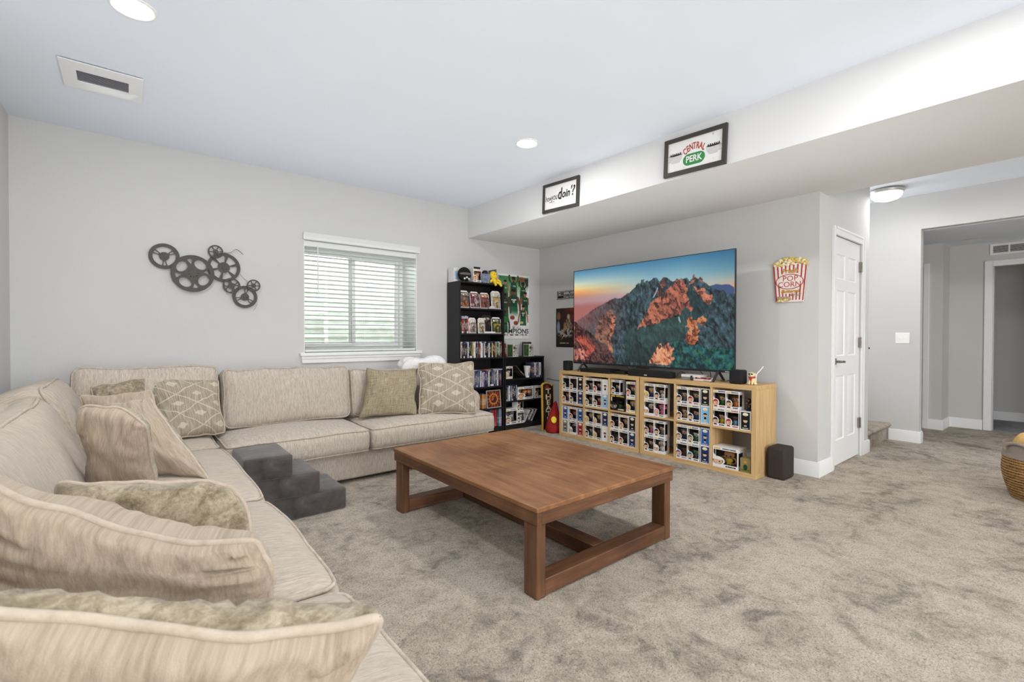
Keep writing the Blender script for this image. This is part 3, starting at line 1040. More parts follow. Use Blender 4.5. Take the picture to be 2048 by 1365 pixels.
# backs
part_soft('back_frame', (-0.60, 4.52, 0.26), (2.70, 4.82, 0.80), 0.06, seed=12, wr=0.004)
part_soft('back_frame', (-0.62, -0.9, 0.26), (-0.42, 4.52, 0.835), 0.06, M_SOFA_Y, seed=13, wr=0.006, n=(4, 24, 6))
# arm with a rounded top, set behind the wrapping cushion
b = MB()
prof = [(2.50, 0.26), (2.50, 0.56)] + [(2.64 + 0.14*math.cos(R(a)), 0.545 + 0.105*math.sin(R(a))) for a in range(165, -16, -15)] + [(2.775, 0.48), (2.77, 0.26)]
b.prism(prof, 3.90, 4.80)
b.build('arm', M_SOFA, sofa, bevel=0.03, seg=4, smooth=60)
# back cushions
BC = (((-0.30, 4.18, 0.43), (0.535, 4.48, 0.93), 21, 0.0), ((0.56, 4.17, 0.43), (1.535, 4.46, 0.885), 22, 0.0), ((1.55, 4.17, 0.42), (2.50, 4.44, 0.855), 23, 0.03))
for lo, hi, sd, sag in BC:
    part_soft('back_cushion', lo, hi, 0.052, crown=(0.008, 0.075, 0.02), seed=sd, wr=0.013, pipes=((1, -1),), n=(22, 6, 14), pr=0.0045, rot=(R(-11), 0, 0), wf=(3.2, 3, 3.2), sag=sag, pinch=0.011)
for y0, y1, cx, cz, sd in ((1.62, 3.47, -0.362, 0.600, 26), (3.46, 4.30, -0.372, 0.635, 27)):
    part_soft('back_cushion', (cx - 0.13, y0, cz - 0.235), (cx + 0.13, y1, cz + 0.235), 0.075, M_SOFA_Y, crown=(0.05, 0.012, 0.02), seed=sd, wr=0.014, pipes=((0, 1),), n=(6, 26, 12), rot=(0, R(-25), 0), pr=0.008, pinch=0.011)

# ================================================================== throw pillows
PLAINS = (M_PLAIN, M_OLIVE)
pillow('large tan velvet pillow with thick piping, nearest the camera at the sofa front end', ((-0.20, 1.0, 0.815), (0.334, 0.75, 0.70), (0.30, 0.95, 0.46), (-0.20, 1.10, 0.45)), 0.19, PLAINS, 0.0095, seed=1, gath=2.6, front_k=0.85, flat_back=1.15, puff=0.30, pull=0.02, top=(0.02, 0, -0.045), wr=0.012, N=40)
pillow('long tan velvet pillow with sloping piped top, second from the sofa front end', ((-0.265, 1.56, 0.865), (0.262, 1.395, 0.625), (0.292, 1.43, 0.435), (-0.22, 1.56, 0.44)), 0.22, (M_PLAIN, M_PLAIN), 0.0095, seed=2, gath=2.4, front_k=0.8, flat_back=1.55, puff=0.25, pull=0.0, right=(0.022, -0.01, 0.01), top=(0, 0, -0.04), wr=0.012, N=40)
pillow('olive velvet pillow lying low between the tan pillows on the left run', ((-0.17, 1.95, 0.735), (0.16, 1.86, 0.70), (0.33, 1.83, 0.46), (-0.16, 1.90, 0.45)), 0.18, (M_OLIVE, M_PLAIN), 0.008, seed=3, gath=2.0, flat_back=1.5, puff=0.3, pull=0.02, right=(0.05, 0, 0.055), wr=0.010, N=32)
pillow('upright tan pillow with printed far side, its ears pulled up, before the corner', ((-0.165, 2.75, 0.865), (0.062, 2.58, 0.80), (0.107, 2.74, 0.46), (-0.13, 2.80, 0.45)), 0.17, PLAINS, 0.0065, seed=4, gath=2.2, flat_back=1.0, puff=0.34, top=(0, 0, 0.05), wr=0.017)
pillow('tan pillow with printed far side leaning behind the upright eared pillow', ((-0.08, 3.24, 0.825), (0.098, 3.20, 0.843), (0.315, 2.78, 0.455), (0.02, 3.06, 0.46)), 0.19, PLAINS, 0.0065, seed=5, gath=2.0, flat_back=1.5, puff=0.32, wr=0.014)
pillow('olive lattice pillow leaning on the corner back cushion', ((0.09, 4.22, 0.885), (0.53, 4.17, 0.85), (0.56, 4.02, 0.46), (0.19, 3.93, 0.46)), 0.17, (M_LATT, M_WEAVE), 0.006, seed=6, wr=0.010)
pillow('crumpled brown patterned pillow tucked in the sofa corner', ((-0.19, 4.14, 0.845), (0.10, 4.15, 0.89), (0.10, 4.02, 0.46), (-0.13, 3.98, 0.46)), 0.16, (M_OLIVE, M_OLIVE), 0.006, seed=7, wr=0.022, top=(0, 0, 0.01))
pillow('plain beige cushion lying against the left back cushions near the corner', ((-0.22, 3.70, 0.835), (0.11, 3.62, 0.84), (0.22, 3.36, 0.46), (-0.12, 3.50, 0.46)), 0.17, (M_PLAIN, M_PLAIN), 0.006, seed=8, wr=0.012)
pillow('olive crosshatch pillow leaning beside the lattice pillow on the window run', ((1.655, 4.08, 0.89), (2.14, 4.03, 0.865), (2.04, 3.87, 0.455), (1.55, 4.00, 0.46)), 0.20, (M_WEAVE, M_WEAVE), 0.0, seed=9, wr=0.009)
pillow('olive lattice pillow with scalloped corners propped against the right sofa arm', ((2.115, 3.98, 0.925), (2.69, 3.91, 0.915), (2.555, 3.67, 0.448), (2.05, 3.85, 0.46)), 0.20, (M_LATT, M_WEAVE), 0.007, seed=10, wr=0.009, pull=0.055)
# white throw bunched on top of the back
b = MB()
pts = 26
for i in range(pts):
    pass
th = Soft(0.24, 0.10, 0.09, 0.06, (0.02, 0.02, 0.03), 31, 0.035, (7, 7, 7))
to = bpy.data.objects.new('throw_blanket', th.mesh('throw_blanket', flat('white_fleece', (232, 231, 230), 0.95, 0.05, var=0.05, vscale=60, bump=0.4), (26, 8, 6)))
link(to); to.location = (2.38, 4.40, 0.845); to.rotation_euler = (0, R(-3), 0)
tag(to, 'white fluffy throw bunched along the sofa back behind the lattice pillow', 'blanket')
b.bm.free()

# ================================================================== pet steps
t = NT('charcoal_plush')
v = t.coord('Object')
t.base(t.ramp(t.noise(v, 9, 3, 0.6, 0.6), [(0.3, lin((60, 56, 54))), (0.55, lin((78, 73, 71))), (0.75, lin((98, 93, 91)))]))
t.bump(t.noise(v, 260, 2), 0.35, 0.002)
t.rough(0.75, 0.15); t.p.inputs['Sheen Weight'].default_value = 0.35
ps = empty('pet_steps', (0, 0, 0)); tag(ps, 'charcoal plush three-step pet stairs against the sofa', 'pet stairs')
for nm, lo, hi in (('top_step', (0.535, 3.195, 0.283), (0.815, 3.615, 0.425)), ('middle_step', (0.555, 3.20, 0.145), (0.985, 3.62, 0.285)), ('bottom_step', (0.56, 3.205, 0.0), (1.157, 3.625, 0.147))):
    c = [(a+q)/2 for a, q in zip(lo, hi)]; h = [(q-a)/2 for a, q in zip(lo, hi)]
    soft_obj(nm, Soft(*h, 0.018, (0.002, 0.004, 0.003), 41, 0.004, (5, 5, 5)), t.m, ps, c, n=(8, 8, 4))
# ================================================================== coffee table
def wood(name, a, b_, c, sc, rough=0.42, spec=0.35, coat=0.0):
    t = NT(name)
    v = t.coord('Object', sc)
    g = t.noise(v, 1.0, 5, 0.6, 0.3)
    blot = t.noise(t.coord('Object'), 2.6, 3, 0.6, 0.5)
    s = t.math('ADD', t.math('MULTIPLY', g, 0.5), t.math('MULTIPLY', blot, 0.5))
    t.base(t.ramp(s, [(0.36, lin(c)), (0.5, lin(b_)), (0.62, lin(a))]))
    t.bump(g, 0.15, 0.001)
    t.rough(rough, spec)
    t.p.inputs['Coat Weight'].default_value = coat
    t.p.inputs['Coat Roughness'].default_value = 0.35
    return t.m
W = ((152, 110, 74), (132, 90, 57), (106, 68, 42))
WD = ((118, 82, 58), (98, 66, 45), (76, 50, 35))
M_WTOP = wood('walnut_stain_top', *W, (26, 2.2, 26), 0.40, 0.4)
M_WY = wood('walnut_stain_rail', *WD, (40, 2.5, 40))
M_WX = wood('walnut_stain_cross', *WD, (2.5, 40, 40))
M_WZ = wood('walnut_stain_leg', *WD, (40, 40, 2.5))
ct = empty('coffee_table', (0, 0, 0)); tag(ct, 'large low brown wooden coffee table with open base on the carpet', 'table')
X0, X1, Y0_, Y1_ = 1.39, 2.467, 1.527, 2.972
b = MB(); b.box((X0, Y0_, 0.396), (X1, Y1_, 0.42)); b.build('tabletop', M_WTOP, ct, bevel=0.005, seg=3)
e = 0.004
b = MB(); b.box((X0 + e, Y0_ + e, 0.338), (X0 + e + 0.03, Y1_ - e, 0.396)); b.build('apron', M_WY, ct, bevel=0.003)
b = MB(); b.box((X1 - e - 0.03, Y0_ + e, 0.338), (X1 - e, Y1_ - e, 0.396)); b.build('apron', M_WY, ct, bevel=0.003)
b = MB(); b.box((X0 + e + 0.03, Y0_ + e, 0.338), (X1 - e - 0.03, Y0_ + e + 0.03, 0.396)); b.build('apron', M_WX, ct, bevel=0.003)
b = MB(); b.box((X0 + e + 0.03, Y1_ - e - 0.03, 0.338), (X1 - e - 0.03, Y1_ - e, 0.396)); b.build('apron', M_WX, ct, bevel=0.003)
for x0, x1 in ((X0 + 0.012, X0 + 0.067), (X1 - 0.067, X1 - 0.012)):
    for y0, y1 in ((Y0_ + 0.014, Y0_ + 0.106), (Y1_ - 0.106, Y1_ - 0.014)):
        b = MB(); b.box((x0, y0, 0), (x1, y1, 0.339)); b.build('leg', M_WZ, ct, bevel=0.007, seg=3)
for y0, y1 in ((Y0_ + 0.016, Y0_ + 0.104), (Y1_ - 0.104, Y1_ - 0.016)):
    b = MB(); b.box((X0 + 0.066, y0, 0.008), (X1 - 0.066, y1, 0.082)); b.build('stretcher', M_WX, ct, bevel=0.004)
b = MB(); b.box((1.885, Y0_ + 0.103, 0.008), (1.975, Y1_ - 0.103, 0.082)); b.build('centre_beam', M_WY, ct, bevel=0.004)

# ================================================================== wicker basket with blanket
bk = empty('wicker_basket', (5.12, 0.175, 0)); tag(bk, 'round woven wicker basket with grey canvas rim at the right edge', 'basket')
t = NT('seagrass')
v = t.coord('Object', (1, 1, 1))
wv = t.n('TexWave', wave_type='BANDS', bands_direction='Z'); wv.inputs['Scale'].default_value = 16; wv.inputs['Distortion'].default_value = 3.0; wv.inputs['Detail'].default_value = 3; wv.inputs['Detail Scale'].default_value = 6
t.l(v, wv.inputs['Vector'])
nz = t.noise(t.coord('Object', (14, 14, 60)), 1.0, 3)
t.base(t.ramp(t.math('ADD', t.math('MULTIPLY', wv.outputs[0], 0.45), t.math('MULTIPLY', nz, 0.55)), [(0.25, lin((104, 76, 48))), (0.5, lin((158, 120, 78))), (0.75, lin((188, 150, 102)))]))
t.bump(t.math('ADD', wv.outputs[0], nz), 0.8, 0.008); t.rough(0.85, 0.1)
M_SEA = t.m
M_CANVAS = flat('grey_canvas', (150, 140, 130), 0.9, 0.1, var=0.08, vscale=120, bump=0.2)
prof = []
for i in range(61):
    z = 0.30 * i / 60
    k = i / 60
    r = 0.190 + 0.052 * math.sin(min(1, k*1.25) * math.pi / 2) - 0.008 * max(0, k - 0.7) / 0.3
    prof.append((r + 0.0035 * abs(math.sin(i * math.pi / 3)), z))
b = MB(); b.lathe([(0.0, 0.0)] + prof + [(prof[-1][0] - 0.014, 0.30), (0.18, 0.02), (0, 0.02)], 48); b.build('woven_body', M_SEA, bk, smooth=60)
b = MB(); b.lathe([(0.232, 0.293), (0.240, 0.298), (0.236, 0.345), (0.238, 0.395), (0.232, 0.399), (0.226, 0.392), (0.222, 0.29)], 48); b.build('canvas_rim', M_CANVAS, bk, smooth=60)
for a in (143, 323):
    ca, sa = math.cos(R(a)), math.sin(R(a))
    P = lambda rr, tt, z: (rr*ca - tt*sa, rr*sa + tt*ca, z)
    pts = [P(0.243, 0.085*math.cos(R(q)), 0.372 + 0.040*math.sin(R(q))) for q in range(-20, 201, 20)]
    b = MB(); b.tube(pts, 0.012, 8); b.build('handle', M_CANVAS, bk, smooth=80)
fl = bpy.data.objects.new('folded_blanket', Soft(0.155, 0.155, 0.10, 0.07, (0.02, 0.02, 0.04), 51, 0.03, (8, 3, 5)).mesh('folded_blanket', flat('mustard_fleece', (206, 168, 108), 0.95, 0.05, var=0.08, vscale=50, bump=0.4), (16, 16, 6)))
link(fl); fl.location = (5.12, 0.175, 0.335); fl.rotation_euler = (0, 0, R(30))
tag(fl, 'mustard tan fleece blanket heaped in the wicker basket', 'blanket')
# ================================================================== cube shelves and figurine boxes
from mathutils.geometry import tessellate_polygon
def light_wood(name, sc):
    t = NT(name)
    g = t.noise(t.coord('Object', sc), 1.0, 4, 0.55, 0.3)
    t.base(t.ramp(g, [(0.3, lin((186, 150, 102))), (0.55, lin((204, 170, 120))), (0.75, lin((214, 182, 134)))]))
    t.rough(0.5, 0.3)
    return t.m
M_OAKX = light_wood('light_oak_foil_along', (3, 50, 50))
M_OAKZ = light_wood('light_oak_foil_upright', (50, 50, 3))
UNIT_W, UNIT_H, UNIT_D = 1.13, 0.77, 0.39
CW = (UNIT_W - 0.076 - 0.032) / 3
CH = (UNIT_H - 0.076 - 0.016) / 2
UX = 3.985
def local_to_unit(y_left):
    return Matrix.Translation((UX, y_left, 0)) @ Matrix.Rotation(R(-90), 4, 'Z')
def cube_unit(y_left, label):
    u = empty('cube_shelf', (UX, y_left, 0), R(-90))
    tag(u, label, 'shelf', 'light oak cube shelves under the television')
    def p(nm, lo, hi, m):
        b = MB(); b.box(lo, hi); return b.build(nm, m, u, bevel=0.0015)
    T = 0.038
    p('top_panel', (0, 0, UNIT_H - T), (UNIT_W, UNIT_D, UNIT_H), M_OAKX)
    p('bottom_panel', (0, 0, 0), (UNIT_W, UNIT_D, T), M_OAKX)
    p('side_panel', (0, 0, T), (T, UNIT_D, UNIT_H - T), M_OAKZ)
    p('side_panel', (UNIT_W - T, 0, T), (UNIT_W, UNIT_D, UNIT_H - T), M_OAKZ)
    for c in (1, 2):
        x = T + c * CW + (c - 1) * 0.016
        p('divider', (x, 0.001, T), (x + 0.016, UNIT_D, UNIT_H - T), M_OAKZ)
    for c in range(3):
        x = T + c * (CW + 0.016)
        p('shelf', (x, 0.001, T + CH), (x + CW, UNIT_D, T + CH + 0.016), M_OAKX)
    return u
YL0, YL1 = 3.992, 2.852
cube_unit(YL0, 'light oak six-cubby cube shelf on the left, nearer the corner')
cube_unit(YL1, 'light oak six-cubby cube shelf on the right, nearer the closet door')

# --- materials of the boxes
M_CARD = flat('white_box_card', (226, 225, 224), 0.45, 0.35, var=0.015)
M_ACC = objcol('box_print_colour', 0.45, 0.35)
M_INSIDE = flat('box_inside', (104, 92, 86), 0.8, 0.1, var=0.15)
M_INK = flat('black_ink', (28, 27, 30), 0.5, 0.3)
M_SKIN = flat('skin_print', (214, 176, 146), 0.5, 0.3)
M_GOLD = flat('yellow_logo_ink', (222, 190, 96), 0.5, 0.3)
M_CREAM = flat('cream_logo_ink', (232, 226, 200), 0.5, 0.3)
M_TOYC = objcol('toy_paint', 0.4, 0.4)
M_FILM = clear_sheet('clear_box_window', (0.97, 0.97, 0.97, 1), 1.3)

def face_with_holes(bm, loops, place, mi):
    """flat face through loops (outer first, then holes) given as 2-D points; place(a, b) -> 3-D"""
    pts = [[Vector((a, b, 0)) for a, b in L] for L in loops]
    tris = tessellate_polygon(pts)
    allv = [bm.verts.new(place(p.x, p.y)) for L in pts for p in L]
    for t in tris:
        try:
            f = bm.faces.new([allv[i] for i in t]); f.material_index = mi
        except ValueError:
            pass
    return allv
def ell(cx, cz, rx, rz, n=14, a0=0, a1=360):
    return [(cx + rx*math.cos(R(a0 + (a1-a0)*i/n)), cz + rz*math.sin(R(a0 + (a1-a0)*i/n))) for i in range(n if a1-a0 == 360 else n+1)]
def dashes(b, x0, x1, z0, z1, mi, rs, y):
    r = random.Random(rs); x = x0
    while x < x1 - 0.002:
        w = r.uniform(0.003, 0.009)
        b.quad([(x, y, z0), (min(x+w, x1), y, z0), (min(x+w, x1), y, z1), (x, y, z1)], mi)
        x += w + r.uniform(0.0012, 0.003)

def carton_mesh(W, H, D, variant=0):
    b = MB(); bm = b.bm
    sx, sz = W/0.114, H/0.158
    def P(a, z): return (a*sx, z*sz)
    win = [P(*q) for q in ((-0.042, 0.134), (0.052, 0.134), (0.052, 0.027), (-0.010, 0.027), (-0.003, 0.038), (-0.001, 0.052), (-0.005, 0.066), (-0.014, 0.077), (-0.028, 0.083), (-0.042, 0.084))]
    out = [(-W/2, 0), (W/2, 0), (W/2, H), (-W/2, H)]
    face_with_holes(bm, [out, win], lambda a, z: (a, 0, z), 0)
    # right side with its own window, the other sides whole
    side_hole = [(0.006, 0.030*sz), (D*0.55, 0.030*sz), (D*0.55, 0.129*sz), (0.006, 0.129*sz)]
    face_with_holes(bm, [[(0, 0), (D, 0), (D, H), (0, H)], side_hole], lambda a, z: (W/2, a, z), 0)
    b.quad([(-W/2, 0, 0), (-W/2, 0, H), (-W/2, D, H), (-W/2, D, 0)], 0)
    b.quad([(-W/2, D, 0), (-W/2, D, H), (W/2, D, H), (W/2, D, 0)], 0)
    b.quad([(-W/2, 0, H), (W/2, 0, H), (W/2, D, H), (-W/2, D, H)], 0)
    b.quad([(-W/2, 0, 0), (-W/2, D, 0), (W/2, D, 0), (W/2, 0, 0)], 0)
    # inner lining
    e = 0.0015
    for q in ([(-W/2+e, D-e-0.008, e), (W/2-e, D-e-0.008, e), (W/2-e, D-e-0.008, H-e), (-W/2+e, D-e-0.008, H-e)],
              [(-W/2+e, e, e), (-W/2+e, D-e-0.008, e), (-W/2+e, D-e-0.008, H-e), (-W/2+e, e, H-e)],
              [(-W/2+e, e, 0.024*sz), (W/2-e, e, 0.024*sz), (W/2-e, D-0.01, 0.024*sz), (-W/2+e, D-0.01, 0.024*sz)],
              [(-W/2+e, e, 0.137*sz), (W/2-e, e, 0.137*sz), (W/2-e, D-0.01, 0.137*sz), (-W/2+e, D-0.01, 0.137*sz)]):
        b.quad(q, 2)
    y = -0.0005
    # portrait print beside the window
    def poly(pts, mi, yy): b.bm.faces.new([bm.verts.new((a, yy, z)) for a, z in pts]).material_index = mi
    poly([P(*q) for q in ell(-0.033, 0.049, 0.0235, 0.0285, 18)], 3, y*0.6)
    poly([P(*q) for q in ell(-0.033, 0.047, 0.0205, 0.0245, 16)], 4, y)
    poly([P(*q) for q in ell(-0.033, 0.053, 0.0225, 0.0245, 10, 12, 170)], 6, y*1.6)
    poly([P(*q) for q in ((-0.052, 0.134), (-0.044, 0.134), (-0.044, 0.092), (-0.047, 0.090), (-0.052, 0.108))], 3, y)
    poly([P(*q) for q in ell(-0.025, 0.043, 0.004, 0.005, 8)], 3, y*1.8)
    poly([P(*q) for q in ell(-0.033, 0.012, 0.017, 0.011, 8, 0, 180)], 6, y*1.4)
    # title strip and name strip
    poly([P(*q) for q in ((-0.051, 0.139), (-0.022, 0.139), (-0.022, 0.151), (-0.051, 0.151))], 5, y)
    dashes(b, -0.012*sx, 0.048*sx, 0.141*sz, 0.151*sz, 3 if variant % 2 == 0 else 1, 10+variant, y)
    dashes(b, 0.002*sx, 0.048*sx, 0.009*sz, 0.020*sz, 3 if variant % 3 else 1, 20+variant, y)
    return b.mesh('figurine_box', [M_CARD, M_ACC, M_INSIDE, M_INK, M_SKIN, M_GOLD, M_ACC], smooth=0, fix=False)
def film_mesh(W, H, D):
    b = MB(); sz = H/0.158; sx = W/0.114
    b.quad([(-0.044*sx, 0.0006, 0.026*sz), (0.053*sx, 0.0006, 0.026*sz), (0.053*sx, 0.0006, 0.135*sz), (-0.044*sx, 0.0006, 0.135*sz)])
    b.quad([(W/2-0.0006, 0.004, 0.028*sz), (W/2-0.0006, D*0.57, 0.028*sz), (W/2-0.0006, D*0.57, 0.131*sz), (W/2-0.0006, 0.004, 0.131*sz)])
    return b.mesh('window_film', [M_FILM], smooth=0, fix=False)
def toy_meshes(s=1.0):
    hd = MB(); hd.ball((0, 0, 0.083*s), 0.0265*s, 0.023*s, 0.0235*s, 14, 9)
    for x in (-0.012, 0.012): hd.ball((x*s, -0.0215*s, 0.080*s), 0.0042*s, 0.002*s, 0.005*s, 8, 5, mi=1)
    head = hd.mesh('head', [M_TOYC, M_INK])
    ha = MB(); ha.ball((0, 0.004*s, 0.091*s), 0.0285*s, 0.0245*s, 0.0205*s, 14, 8); ha.box((-0.028*s, -0.004*s, 0.074*s), (0.028*s, 0.024*s, 0.094*s)); ha.box((-0.022*s, -0.0235*s, 0.095*s), (0.022*s, 0.0, 0.104*s))
    hair = ha.mesh('hair', [M_TOYC], smooth=60)
    bd = MB(); bd.lathe([(0.010*s, 0.030*s), (0.0145*s, 0.034*s), (0.0125*s, 0.050*s), (0.009*s, 0.062*s), (0.0, 0.064*s)], 12, sy=0.8)
    for x in (-1, 1):
        bd.tube([(x*0.010*s, 0, 0.059*s), (x*0.018*s, -0.003*s, 0.047*s), (x*0.015*s, -0.009*s, 0.040*s)], 0.0045*s, 6)
        bd.box((x*0.0075*s - 0.0055*s, -0.010*s, 0.0245*s), (x*0.0075*s + 0.0055*s, 0.006*s, 0.034*s))
    body = bd.mesh('body', [M_TOYC], smooth=60)
    return head, hair, body
def side_box_mesh(W, H, D):
    """box seen from its narrow printed side"""
    b = MB()
    b.box((-W/2, 0, 0), (W/2, D, H), 0)
    y = -0.0005
    def poly(pts, mi, yy): b.bm.faces.new([b.bm.verts.new((a, yy, z)) for a, z in pts]).material_index = mi
    poly([(-W/2+0.007, 0.008), (W/2-0.007, 0.008), (W/2-0.007, H-0.007), (-W/2+0.007, H-0.007)], 1, y)
    poly(ell(0, H*0.84, W*0.27, H*0.085, 16), 5, y*2)
    poly(ell(0, H*0.80, W*0.16, H*0.022, 10), 6, y*3)
    poly(ell(0, H*0.50, W*0.20, H*0.105, 14), 4, y*2)
    poly(ell(0, H*0.525, W*0.225, H*0.10, 10, 5, 175), 7, y*3)
    poly([(-W*0.13, H*0.26), (W*0.13, H*0.26), (W*0.10, H*0.41), (-W*0.10, H*0.41)], 7, y*2)
    poly([(-W*0.11, H*0.20), (-W*0.02, H*0.20), (-W*0.02, H*0.26), (-W*0.11, H*0.26)], 8, y*2)
    poly([(W*0.02, H*0.20), (W*0.11, H*0.20), (W*0.11, H*0.26), (W*0.02, H*0.26)], 8, y*2)
    dashes(b, -W*0.28, W*0.28, H*0.09, H*0.125, 5, 3, y*2)
    return b.mesh('figurine_box', [M_CARD, M_ACC, M_INSIDE, M_INK, M_SKIN, M_CREAM, M_GOLD, M_INK, M_CARD], smooth=0, fix=False)

BW, BH, BD = 0.114, 0.158, 0.09
CARTONS = [carton_mesh(BW, BH, BD, k) for k in range(4)]
FILM = film_mesh(BW, BH, BD)
TOY = toy_meshes()
SIDE = side_box_mesh(0.088, BH, 0.114)
COLS = {'dark': (38, 34, 40), 'black': (22, 22, 24), 'navy': (32, 48, 96), 'blue': (44, 92, 160), 'sky': (130, 186, 222), 'red': (168, 40, 40), 'brown': (92, 60, 40), 'blond': (216, 180, 110), 'pink': (232, 130, 166), 'green': (70, 120, 60), 'white': (228, 228, 226), 'grey': (120, 118, 118), 'purple': (110, 80, 150), 'yellow': (226, 190, 60), 'orange': (206, 120, 50), 'teal': (50, 120, 120), 'tan': (190, 150, 110)}
SKINS = {'l': (226, 186, 154), 'm': (190, 140, 104), 'd': (104, 70, 52), 'w': (224, 220, 214), 'p': (236, 150, 180), 'g': (120, 160, 110), 'k': (40, 38, 42)}
def figure_box(label, M, accent, hair, body, skin='l', variant=0, group=None, dims=None, cartons=None):
    if dims is None:
        cm, fm, tm, s, dep = CARTONS[variant % 4], FILM, TOY, 1.0, BD
    else:
        cm, fm, tm, s, dep = dims
    o = bpy.data.objects.new('figurine_box', cm); link(o); o.matrix_world = M
    tag(o, label, 'toy box', group, color=COLS[accent])
    f = bpy.data.objects.new('window_film', fm); link(f, o)
    fg = bpy.data.objects.new('figurine', tm[0]); link(fg, o); fg.location = (0.013*s, 0.033*s, -0.002*s); fg.scale = (1.12, 1.12, 1.1); fg.color = lin(SKINS[skin])
    fg.rotation_euler = (0, 0, R(rnd.uniform(-18, 18)))
    for me, nm, c in ((tm[1], 'hair', hair), (tm[2], 'body', body)):
        p = bpy.data.objects.new(nm, me); link(p, fg); p.color = lin(COLS[c])
    return o
def side_box(label, M, accent, group=None):
    o = bpy.data.objects.new('figurine_box', SIDE); link(o); o.matrix_world = M
    tag(o, label, 'toy box', group, color=COLS[accent])
    return o

A_, B_, S_ = 0.061, 0.178, 0.288
def row(*items): return items
# contents: (kind, x in the cubby, accent, hair, body, skin, wording)
CONTENT = {
 ('left', 0, 'top'): (row(('f', A_, 'navy', 'black', 'navy', 'k', 'a navy figure'), ('f', B_, 'brown', 'brown', 'brown', 'd', 'a brown figure'), ('s', S_, 'black')),
                      row(('f', A_, 'red', 'orange', 'purple', 'l', 'a red-haired figure'), ('f', B_, 'dark', 'black', 'black', 'k', 'an all-black figure'), ('s', S_, 'navy'))),
 ('left', 1, 'top'): (row(('f', A_, 'black', 'black', 'grey', 'l', 'a black-haired bust'), ('f', B_, 'red', 'brown', 'dark', 'l', 'red title print'), ('s', S_, 'white')),
                      row(('f', A_, 'green', 'black', 'green', 'm', 'a green-clad figure'), ('f', B_, 'brown', 'brown', 'red', 'l', 'a brown-haired bust'), ('s', S_, 'sky'))),
 ('left', 2, 'top'): (row(('f', 0.072, 'black', 'black', 'navy', 'l', 'a black-capped figure'), ('f', 0.268, 'red', 'red', 'black', 'l', 'a red-haired bust')),
                      row(('L', 0.102, 'yellow', 'black', 'green', 'k', 'a yellow title on black card'), ('f', 0.268, 'yellow', 'blond', 'dark', 'l', 'a blond bust'))),
 ('left', 0, 'bottom'): (row(('s', 0.050, 'blue'), ('f', 0.168, 'red', 'red', 'black', 'm', 'a dark red figure'), ('s', S_, 'blue')),
                         row(('s', 0.050, 'grey'), ('f', 0.168, 'white', 'white', 'dark', 'k', 'a white-haired figure'), ('s', S_, 'red'))),
 ('left', 1, 'bottom'): (row(('f', A_, 'yellow', 'blond', 'navy', 'l', 'a yellow-topped figure'), ('f', B_, 'blond', 'blond', 'brown', 'l', 'a fair-haired bust'), ('s', S_, 'navy')),
                         row(('f', A_, 'dark', 'dark', 'teal', 'l', 'a dark-haired bust'), ('f', B_, 'yellow', 'black', 'brown', 'd', 'a small yellow card'), ('s', S_, 'white'))),
 ('left', 2, 'bottom'): (row(('f', A_, 'brown', 'black', 'black', 'd', 'a brown-faced bust'), ('f', B_, 'orange', 'blond', 'brown', 'l', 'an orange title'), ('s', S_, 'black')),
                         row(('f', A_, 'dark', 'black', 'grey', 'd', 'a dark suit figure'), ('f', B_, 'red', 'black', 'black', 'd', 'a red name strip'), ('s', S_, 'navy'))),
 ('right', 0, 'top'): (row(('f', A_, 'yellow', 'blond', 'navy', 'l', 'a blond figure'), ('f', B_, 'black', 'black', 'white', 'l', 'a black-haired figure')),
                       row(('f', A_, 'white', 'white', 'dark', 'l', 'a white-haired figure'), ('f', B_, 'pink', 'pink', 'pink', 'p', 'a pink figure'))),
 ('right', 1, 'top'): (row(('f', A_, 'dark', 'black', 'grey', 'l', 'a dark-haired bust'), ('f', B_, 'red', 'brown', 'dark', 'l', 'red eyeglasses print'), ('s', S_, 'black')),
                       row(('f', A_, 'brown', 'brown', 'tan', 'l', 'a brown-hatted bust'), ('f', B_, 'dark', 'dark', 'blue', 'l', 'a dark-haired blue figure'), ('s', S_, 'sky'))),
 ('right', 2, 'top'): (row(('f', A_, 'red', 'brown', 'green', 'l', 'a green-bodied figure'), ('f', B_, 'brown', 'brown', 'orange', 'm', 'a brown-hatted figure')),
                       row(('f', A_, 'dark', 'black', 'yellow', 'l', 'a yellow-tied figure'), ('f', B_, 'red', 'black', 'sky', 'd', 'a sky-blue figure'), ('s', S_, 'black'))),
 ('right', 0, 'bottom'): (row(('f', A_, 'brown', 'brown', 'pink', 'l', 'a pink-dressed figure'), ('f', B_, 'dark', 'dark', 'grey', 'l', 'a long-haired bust')),
                          row(('f', A_, 'dark', 'brown', 'brown', 'l', 'a bearded bust'), ('f', B_, 'white', 'white', 'white', 'l', 'a white-hatted figure'))),
 ('right', 1, 'bottom'): (row(('f', A_, 'grey', 'grey', 'navy', 'l', 'a grey-haired bust'), ('f', B_, 'green', 'black', 'green', 'w', 'a black and white mask'), ('s', S_, 'blue')),
                          row(('f', A_, 'purple', 'black', 'brown', 'd', 'a purple title'), ('f', B_, 'teal', 'black', 'grey', 'g', 'a masked grey figure'), ('s', S_, 'navy'))),
}
LARGE = (carton_mesh(0.19, 0.165, 0.11, 1), film_mesh(0.19, 0.165, 0.11), TOY, 1.0, 0.11)
